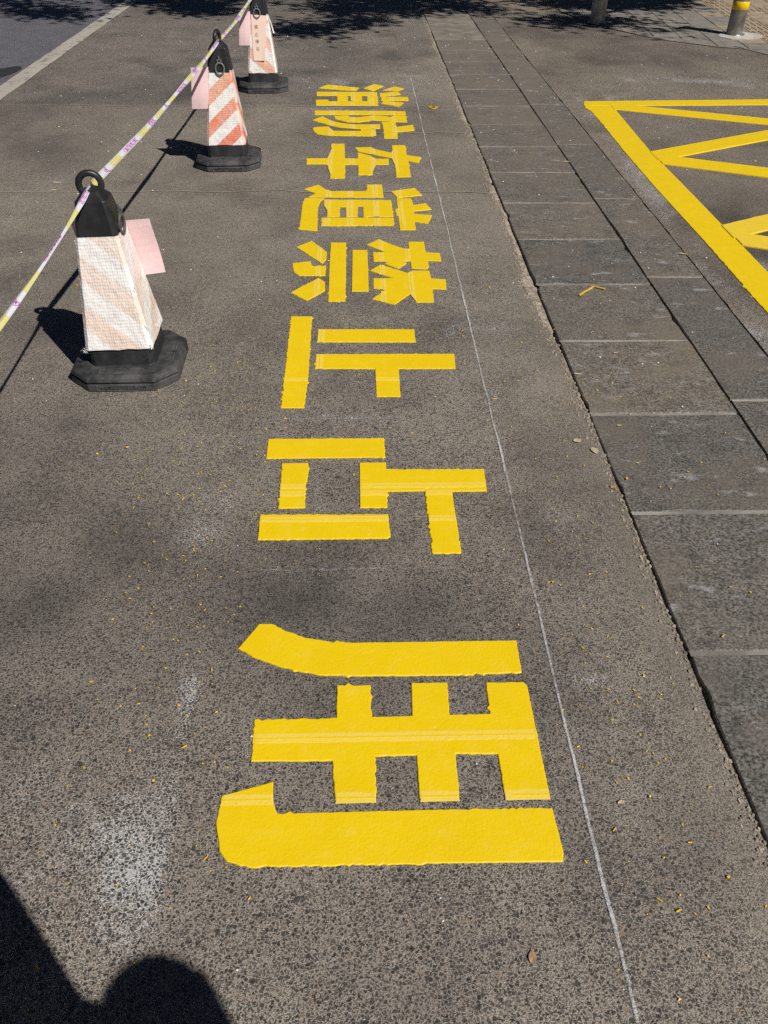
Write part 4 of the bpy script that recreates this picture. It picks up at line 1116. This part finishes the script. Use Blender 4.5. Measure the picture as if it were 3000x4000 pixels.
for i, (x, y, k_, s_, lab) in enumerate(FX_LABEL):
    o = link('paint_fleck', FM[k_]); o.location = (x, y, .0025 if x < .77 else .006); o.rotation_euler = (random.uniform(-.15, .15), random.uniform(-.15, .15), random.uniform(0, 6.28)); o.scale = (s_ * .8,) * 3
    tag(o, lab.replace('pair-forming ', ''), 'paint chip', 'loose paint chips scattered on the ground')
FX = [(-.308, 2.298), (-.740, 2.20), (-.826, 2.166), (-.004, 2.602), (.571, 3.414), (-1.217, 3.443), (-.62, 2.62), (-.40, 2.44), (-.45, 2.75), (-.33, 2.83), (-.52, 1.93), (-.56, 1.62), (-.47, 1.66), (-.43, 1.60), (-.62, 1.25), (-.35, 1.28), (-.41, 1.18), (-.46, 1.10), (-.38, 1.07), (-.43, .99), (-.30, .82), (-.56, .63), (-.21, .74), (.50, 1.56), (.56, 1.47), (.53, 1.33), (.62, 1.20), (.55, 1.12), (.67, 1.02), (.58, .93), (.49, .86), (.57, .80), (.63, .83), (.54, .72), (.68, .76), (.71, .95), (.49, 1.95), (.60, 2.02), (.66, 1.80), (.52, 1.72), (.47, 2.48), (.58, 2.66), (.50, 2.30), (.63, 2.90), (-.11, 3.0), (.22, 3.05), (.30, 2.98), (.41, 3.0), (.10, 2.30), (.17, 2.27), (-.02, 2.04), (.02, 1.76), (.84, 2.53), (.99, 2.72), (1.12, 2.60), (.90, 1.96), (1.05, 1.97), (.86, 2.30), (1.20, 2.25), (.88, 1.36), (.83, 1.10)]
V = []; F = []
R_ = random.Random(5)
def scatter(n, cx, cy, sx, sy):
    for _ in range(n):
        x, y = R_.gauss(cx, sx), R_.gauss(cy, sy); a = R_.uniform(0, 6.28); l, w = R_.uniform(.0015, .005), R_.uniform(.001, .0024)
        b = len(V); ca, sa = math.cos(a), math.sin(a); zz = .0022 if x < .765 or x > 1.57 else .0058
        for (u, v_) in ((-1, -.6), (.2, -1), (1, .1), (.1, .9)): V.append((x + ca * u * l - sa * v_ * w, y + sa * u * l + ca * v_ * w, zz + R_.uniform(0, .0018)))
        F.append((b, b + 1, b + 2, b + 3))
scatter(330, -.42, 2.35, .20, .40); scatter(150, -.45, 1.5, .12, .5); scatter(70, .60, 1.1, .10, .4); scatter(90, .58, 2.3, .12, .6)
scatter(60, .95, 2.4, .15, .6); scatter(70, 1.35, 5.4, .18, .5); scatter(50, 1.5, 4.9, .10, .35); scatter(30, 1.0, 6.0, .15, .6); scatter(60, .15, 3.05, .25, .12)
scatter(50, .0, 7.8, .35, .5); scatter(40, .05, 5.55, .25, .02); scatter(60, .45, 7.0, .2, .8); scatter(40, -1.4, 4.6, .5, .8); scatter(30, 1.6, 9.0, .8, 1.0); scatter(40, 1.55, 4.75, .05, .12)
for (x, y) in FX:
    if any(abs(x - q[0]) + abs(y - q[1]) < .01 for q in FX_LABEL): continue
    me = R_.choice(FM); b = len(V); ca, sa = math.cos(x * 40), math.sin(x * 40); s_ = R_.uniform(.35, .7)
    V += [(x + (v.co.x * ca - v.co.y * sa) * s_, y + (v.co.x * sa + v.co.y * ca) * s_, v.co.z + (.0025 if x < .77 else .006)) for v in me.vertices]
    F += [tuple(i + b for i in p.vertices) for p in me.polygons]
o = mesh_obj('paint_crumbs', V, F, M['fleck']); tag(o, 'fine yellow paint crumbs scattered over the asphalt and slabs', 'paint crumbs', kind='stuff')
# bent strip of paint on the slab, and the coil beyond
def strip(name, pts, w, z, label):
    V = []; F = []
    for i, p in enumerate(pts):
        a = Vector(pts[max(0, i - 1)]); b = Vector(pts[min(len(pts) - 1, i + 1)]); d = (b - a).normalized(); nn = Vector((-d.y, d.x)) * w / 2
        for (sg, zz) in ((1, z), (-1, z), (-1, z + .003), (1, z + .003)): V.append((p[0] + nn.x * sg, p[1] + nn.y * sg, zz))
        if i:
            b4 = 4 * i
            F += [(b4 - 4 + k_, b4 - 4 + (k_ + 1) % 4, b4 + (k_ + 1) % 4, b4 + k_) for k_ in range(4)]
    F += [(3, 2, 1, 0), tuple(len(V) - 4 + k_ for k_ in range(4))]
    return tag(mesh_obj(name, V, F, M['fleck']), label, 'paint chip')
strip('paint_strip', [(.945, 3.319), (.975, 3.355), (1.005, 3.385), (1.027, 3.411), (1.045, 3.400), (1.070, 3.381)], .007, .0065, 'bent thin yellow paint strip lying on a kerb slab')
strip('paint_coil', [(.560 + .030 * math.cos(a) * (1 - a / 30), 6.597 + .045 * math.sin(a), ) for a in [k_ * .45 for k_ in range(24)]], .010, .003, 'coiled yellow paint scrap on the asphalt right of the farthest characters')

def leaf_obj(x, y, l, w, rz, mat, label, z=.004, notch=False):
    V = [(0, 0, .0004)]; n = 16; l *= .85; w *= .8
    for i in range(n):
        a = math.tau * i / n; r_ = 1 - (.45 if notch and i == 0 else 0)
        V.append((math.cos(a) * l * r_, math.sin(a) * w * (.5 + .5 * abs(math.sin(a))) * (1 - .2 * math.cos(a)) + .15 * l * math.cos(a) ** 2, .0003 + .0012 * math.sin(a) ** 2 + .0006 * math.cos(3 * a)))
    V2 = [(a, b, c_ - .0003) for a, b, c_ in V]
    F = [(0, 1 + i, 1 + (i + 1) % n) for i in range(n)] + [(n + 1, n + 2 + (i + 1) % n, n + 2 + i) for i in range(n)] + [(1 + i, n + 2 + i, n + 2 + (i + 1) % n, 1 + (i + 1) % n) for i in range(n)]
    o = mesh_obj('fallen_leaf', V + V2, F, mat); o.location = (x, y, z - .001); o.rotation_euler = (random.uniform(-.03, .03), random.uniform(-.03, .03), rz)
    return tag(o, label, 'leaf')
leaf_obj(.798, 2.645, .018, .007, .0, M['dry_leaf'], 'narrow pale leaf on a slab just right of the dark gap', .007)
leaf_obj(.705, 2.218, .016, .015, .4, M['dry_leaf'], 'round pale leaf on the asphalt left of the dark gap')
leaf_obj(.748, 2.164, .022, .014, 1.9, M['dry_leaf'], 'heart shaped pale leaf on the crumbled asphalt edge', .004, True)
leaf_obj(.762, 1.969, .013, .011, .8, M['brown_leaf'], 'curled brown leaf wedged at the dark gap')
leaf_obj(.975, 2.805, .009, .006, .3, M['dry_leaf'], 'tiny pale leaf in the middle of a kerb slab', .007)
leaf_obj(1.539, 3.784, .026, .009, -.15, M['dry_leaf'], 'slim pale leaf lying across the right edge of the narrow slabs', .007)
leaf_obj(1.279, 5.251, .024, .012, .2, M['dry_leaf'], 'pale leaf on the crack between the two slab rows', .007)
leaf_obj(.290, .627, .013, .009, 1.4, M['brown_leaf'], 'brown leaf on the asphalt below the nearest character')
leaf_obj(.519, .919, .010, .0055, .5, M['dry_leaf'], 'crushed pale leaf on the asphalt right of the chalk line')
leaf_obj(-1.692, 4.847, .034, .013, -.1, M['dry_leaf'], 'long pale leaf on the open asphalt left of the cones')
leaf_obj(-1.670, 4.714, .022, .012, .3, M['dry_leaf'], 'smaller yellowish leaf just in front of the long pale leaf')
leaf_obj(2.46, 5.28, .018, .010, 1.0, M['dry_leaf'], 'pale leaf inside the yellow hatched box')
# pale specks of grit and petals
V = []; F = []
R_ = random.Random(77)
for _ in range(420):
    q = R_.random()
    if q < .45: x, y = R_.uniform(-2.6, .75), R_.uniform(.4, 9.5)
    elif q < .75: x, y = R_.uniform(.8, 1.54), R_.uniform(1, 10)
    else: x, y = R_.uniform(1.6, 4.2), R_.uniform(3, 9)
    s_ = R_.uniform(.0012, .0035) * (1 + .12 * y); b = len(V); zz = .0022 if x < .765 or x > 1.57 else .0058
    for k_ in range(5): V.append((x + s_ * math.cos(k_ * 1.257) * R_.uniform(.6, 1.2), y + s_ * math.sin(k_ * 1.257) * R_.uniform(.6, 1.2), zz))
    V.append((x, y, zz + s_ * .7)); F += [(b + k_, b + (k_ + 1) % 5, b + 5) for k_ in range(5)]
o = mesh_obj('pale_grit', V, F, M['fray']); tag(o, 'pale grit and petals strewn over the ground', 'grit', kind='stuff')
# crumbled concrete along the slab edges
V = []; F = []
R_ = random.Random(99)
def crumb(x, y, z, s_):
    b = len(V); n = 6
    top = [(x + s_ * math.cos(k_ * math.tau / n + .3) * R_.uniform(.6, 1.15), y + s_ * math.sin(k_ * math.tau / n + .3) * R_.uniform(.6, 1.15)) for k_ in range(n)]
    V.extend((a, c_, z) for a, c_ in top); V.extend((x + (a - x) * .6, y + (c_ - y) * .6, z + s_ * R_.uniform(.5, .95)) for a, c_ in top)
    F.extend((b + k_, b + (k_ + 1) % n, b + n + (k_ + 1) % n, b + n + k_) for k_ in range(n)); F.append(tuple(b + n + k_ for k_ in range(n)))
for _ in range(4200):
    y = R_.uniform(.5, 10.5); e = lane_edge(y); dens = .30 + .9 * float(fbm(y * 1.9, 4.4, 25))
    for (c0, wd) in ((2.75, .35), (3.45, .45), (6.2, .35)): dens += .8 * math.exp(-((y - c0) / wd) ** 2)
    if R_.random() > dens: continue
    x = e - abs(R_.gauss(0, .016)) + .004; s_ = R_.uniform(.0015, .0065)
    crumb(x, y, -.001 if x < e else -.012, s_)
for _ in range(900):
    y = R_.uniform(3, 10.5); e = drive_edge(y); x = e + abs(R_.gauss(0, .012)) - .006; crumb(x, y, -.001 if x > e else -.014, R_.uniform(.001, .004))
for _ in range(500):
    y = R_.uniform(1.5, 10.5)
    if float(fbm(y * 1.7, 9.9, 35)) < .48: continue
    crumb(SLAB_M + R_.uniform(-.006, .006), y, -.010, R_.uniform(.002, .005))
for _ in range(70):
    y = R_.gauss(3.40, .22); crumb(lane_edge(y) + R_.uniform(-.012, .020), y, -.012, R_.uniform(.005, .013))
for _ in range(26):
    y = R_.gauss(6.25, .12); crumb(lane_edge(y) + R_.uniform(-.012, .012), y, -.010, R_.uniform(.006, .014))
o = mesh_obj('crumbled_edge', V, F, M['debris']); tag(o, 'crumbled concrete and sand along the slab edges', 'rubble', kind='stuff')

# ------------------------------------------------------------------ the photographer, outside the picture: only the shadow of head and arm shows
def person():
    J = {}; E = []; order = []
    def j(n, p, r, par=None):
        J[n] = len(order); order.append((p, r))
        if par: E.append((J[par], J[n]))
    j('pelvis', (.70, -.60, .82), (.13, .10))
    j('belly', (.69, -.58, .97), (.125, .095), 'pelvis'); j('chest', (.675, -.545, 1.12), (.135, .10), 'belly'); j('collar', (.665, -.515, 1.235), (.085, .075), 'chest')
    j('neck', (.660, -.500, 1.30), (.050, .050), 'collar'); j('jaw', (.657, -.475, 1.365), (.064, .070), 'neck'); j('face', (.655, -.470, 1.425), (.078, .092), 'jaw'); j('skull', (.655, -.485, 1.490), (.080, .092), 'face'); j('crown', (.655, -.490, 1.540), (.050, .060), 'skull')
    j('nose', (.635, -.375, 1.425), (.013, .013), 'face')
    for sx, s_ in ((-1, 'l'), (1, 'r')):
        j('hip' + s_, (.70 + sx * .085, -.60, .78), (.088, .088), 'pelvis'); j('knee' + s_, (.70 + sx * .10, -.585, .44), (.060, .060), 'hip' + s_)
        j('ankle' + s_, (.70 + sx * .11, -.62, .085), (.042, .042), 'knee' + s_); j('heel' + s_, (.70 + sx * .112, -.635, .042), (.040, .038), 'ankle' + s_); j('toe' + s_, (.70 + sx * .125, -.46, .034), (.036, .030), 'heel' + s_)
    j('shl', (.488, -.478, 1.200), (.052, .052), 'collar'); j('elbl', (.205, -.190, 1.115), (.066, .066), 'shl'); j('fal', (.140, -.098, 1.285), (.054, .054), 'elbl'); j('wrl', (.082, -.070, 1.400), (.036, .036), 'fal'); j('palml', (.045, -.050, 1.455), (.030, .018), 'wrl')
    for i, (dx, dz) in enumerate(((.0, .052), (-.012, .046), (-.020, .036), (-.024, .022))):
        j('f%d' % i, (.032 + dx, -.040, 1.455 + dz * .5), (.0095, .0095), 'palml'); j('g%d' % i, (.020 + dx, -.030, 1.455 + dz), (.008, .008), 'f%d' % i); j('h%d' % i, (.006 + dx, -.036, 1.457 + dz * 1.15), (.007, .007), 'g%d' % i)
    j('thl', (.060, -.060, 1.482), (.010, .010), 'palml'); j('thl2', (.045, -.062, 1.510), (.009, .009), 'thl')
    j('shr', (.835, -.545, 1.215), (.060, .058), 'collar'); j('elbr', (.800, -.375, .985), (.052, .052), 'shr'); j('wrr', (.245, -.175, 1.030), (.046, .046), 'elbr'); j('palmr', (.150, -.155, 1.040), (.040, .042), 'wrr')
    for i, dz in enumerate((.034, .012, -.010, -.030)):
        j('rf%d' % i, (.105, -.160 + .004 * i, 1.045 + dz), (.0125, .0125), 'palmr'); j('rg%d' % i, (.062, -.140, 1.049 + dz * 1.1), (.0115, .0115), 'rf%d' % i)
    j('rth', (.135, -.120, 1.075), (.012, .012), 'palmr'); j('rth2', (.105, -.095, 1.095), (.011, .011), 'rth')
    me = bpy.data.meshes.new('body_skeleton'); me.from_pydata([p for p, _ in order], E, [])
    ob = bpy.data.objects.new('body_skeleton', me); COL.objects.link(ob)
    ob.modifiers.new('skin', 'SKIN'); sv = me.skin_vertices[0].data
    for i, (_, r) in enumerate(order): sv[i].radius = r
    sv[0].use_root = True
    sub = ob.modifiers.new('sub', 'SUBSURF'); sub.levels = 2; sub.render_levels = 2
    dg = bpy.context.evaluated_depsgraph_get(); dg.update()
    bm_ = bpy.data.meshes.new_from_object(ob.evaluated_get(dg)); bm_.name = 'person'
    bpy.data.objects.remove(ob)
    bm_.materials.clear()
    for k_ in ('skin', 'shirt', 'trousers', 'rubber'): bm_.materials.append(M[k_])
    for p in bm_.polygons:
        c_ = p.center; p.use_smooth = True
        if c_.z < .075: m_ = 3
        elif c_.z < .86: m_ = 2 if abs(c_.x - .70) < .18 else 0
        elif c_.z > 1.285 and c_.x > .55: m_ = 0
        elif c_.x < .10 or (c_.x < .22 and c_.z < 1.10): m_ = 0
        else: m_ = 1
        p.material_index = m_
    body = link('person', bm_); body.location = (-.012, -.030, 0)
    tag(body, 'person in dark shirt holding out a phone, whose shadow falls at lower left', 'person')
    V = []; F = []; n, m = 18, 9
    for jx in range(m + 1):
        t = jx / m * 1.9
        for i in range(n):
            a = math.tau * i / n
            fr = 1.0 if math.sin(a) < .3 else max(.35, 1 - .75 * (math.sin(a) - .3))
            tt = t * fr
            V.append((.655 + .100 * math.sin(tt) * math.cos(a), -.492 + .112 * math.sin(tt) * math.sin(a), 1.462 + .108 * math.cos(tt)))
        if jx: F += [((jx - 1) * n + i, (jx - 1) * n + (i + 1) % n, jx * n + (i + 1) % n, jx * n + i) for i in range(n)]
    mesh_obj('hair', V, F, M['hair'], body, smooth=True)
    for sx in (-1, 1):
        V, F = torus(.008, .005, 10, 6); e = mesh_obj('eye', V + [(0, 0, 0)], F, M['hair'], body); e.location = (.655 + sx * .032, -.386, 1.447)
        V, F = torus(.018, .007, 14, 6, .7, 1.3); e = mesh_obj('ear', V, F, M['skin'], body, smooth=True); e.location = (.655 + sx * .086, -.475, 1.430); e.rotation_euler = (0, 0, 1.3)
    V, F = boxv((0, 0, 0), (.036, .010, .007)); e = mesh_obj('mouth', V, F, M['brown_leaf'], body); e.location = (.650, -.392, 1.378)
    ph, Fp = boxv((0, 0, 0), (.075, .0085, .158)); o = mesh_obj('phone', ph, Fp, M['phone'])
    o.matrix_world = Matrix.Translation(Vector((.012, -.024, 1.462))) @ Matrix.Rotation(math.radians(-39), 4, 'X')
    bevel_obj(o, .004, 2)
    tag(o, 'dark phone held in the raised hand of the photographer', 'phone')
person()
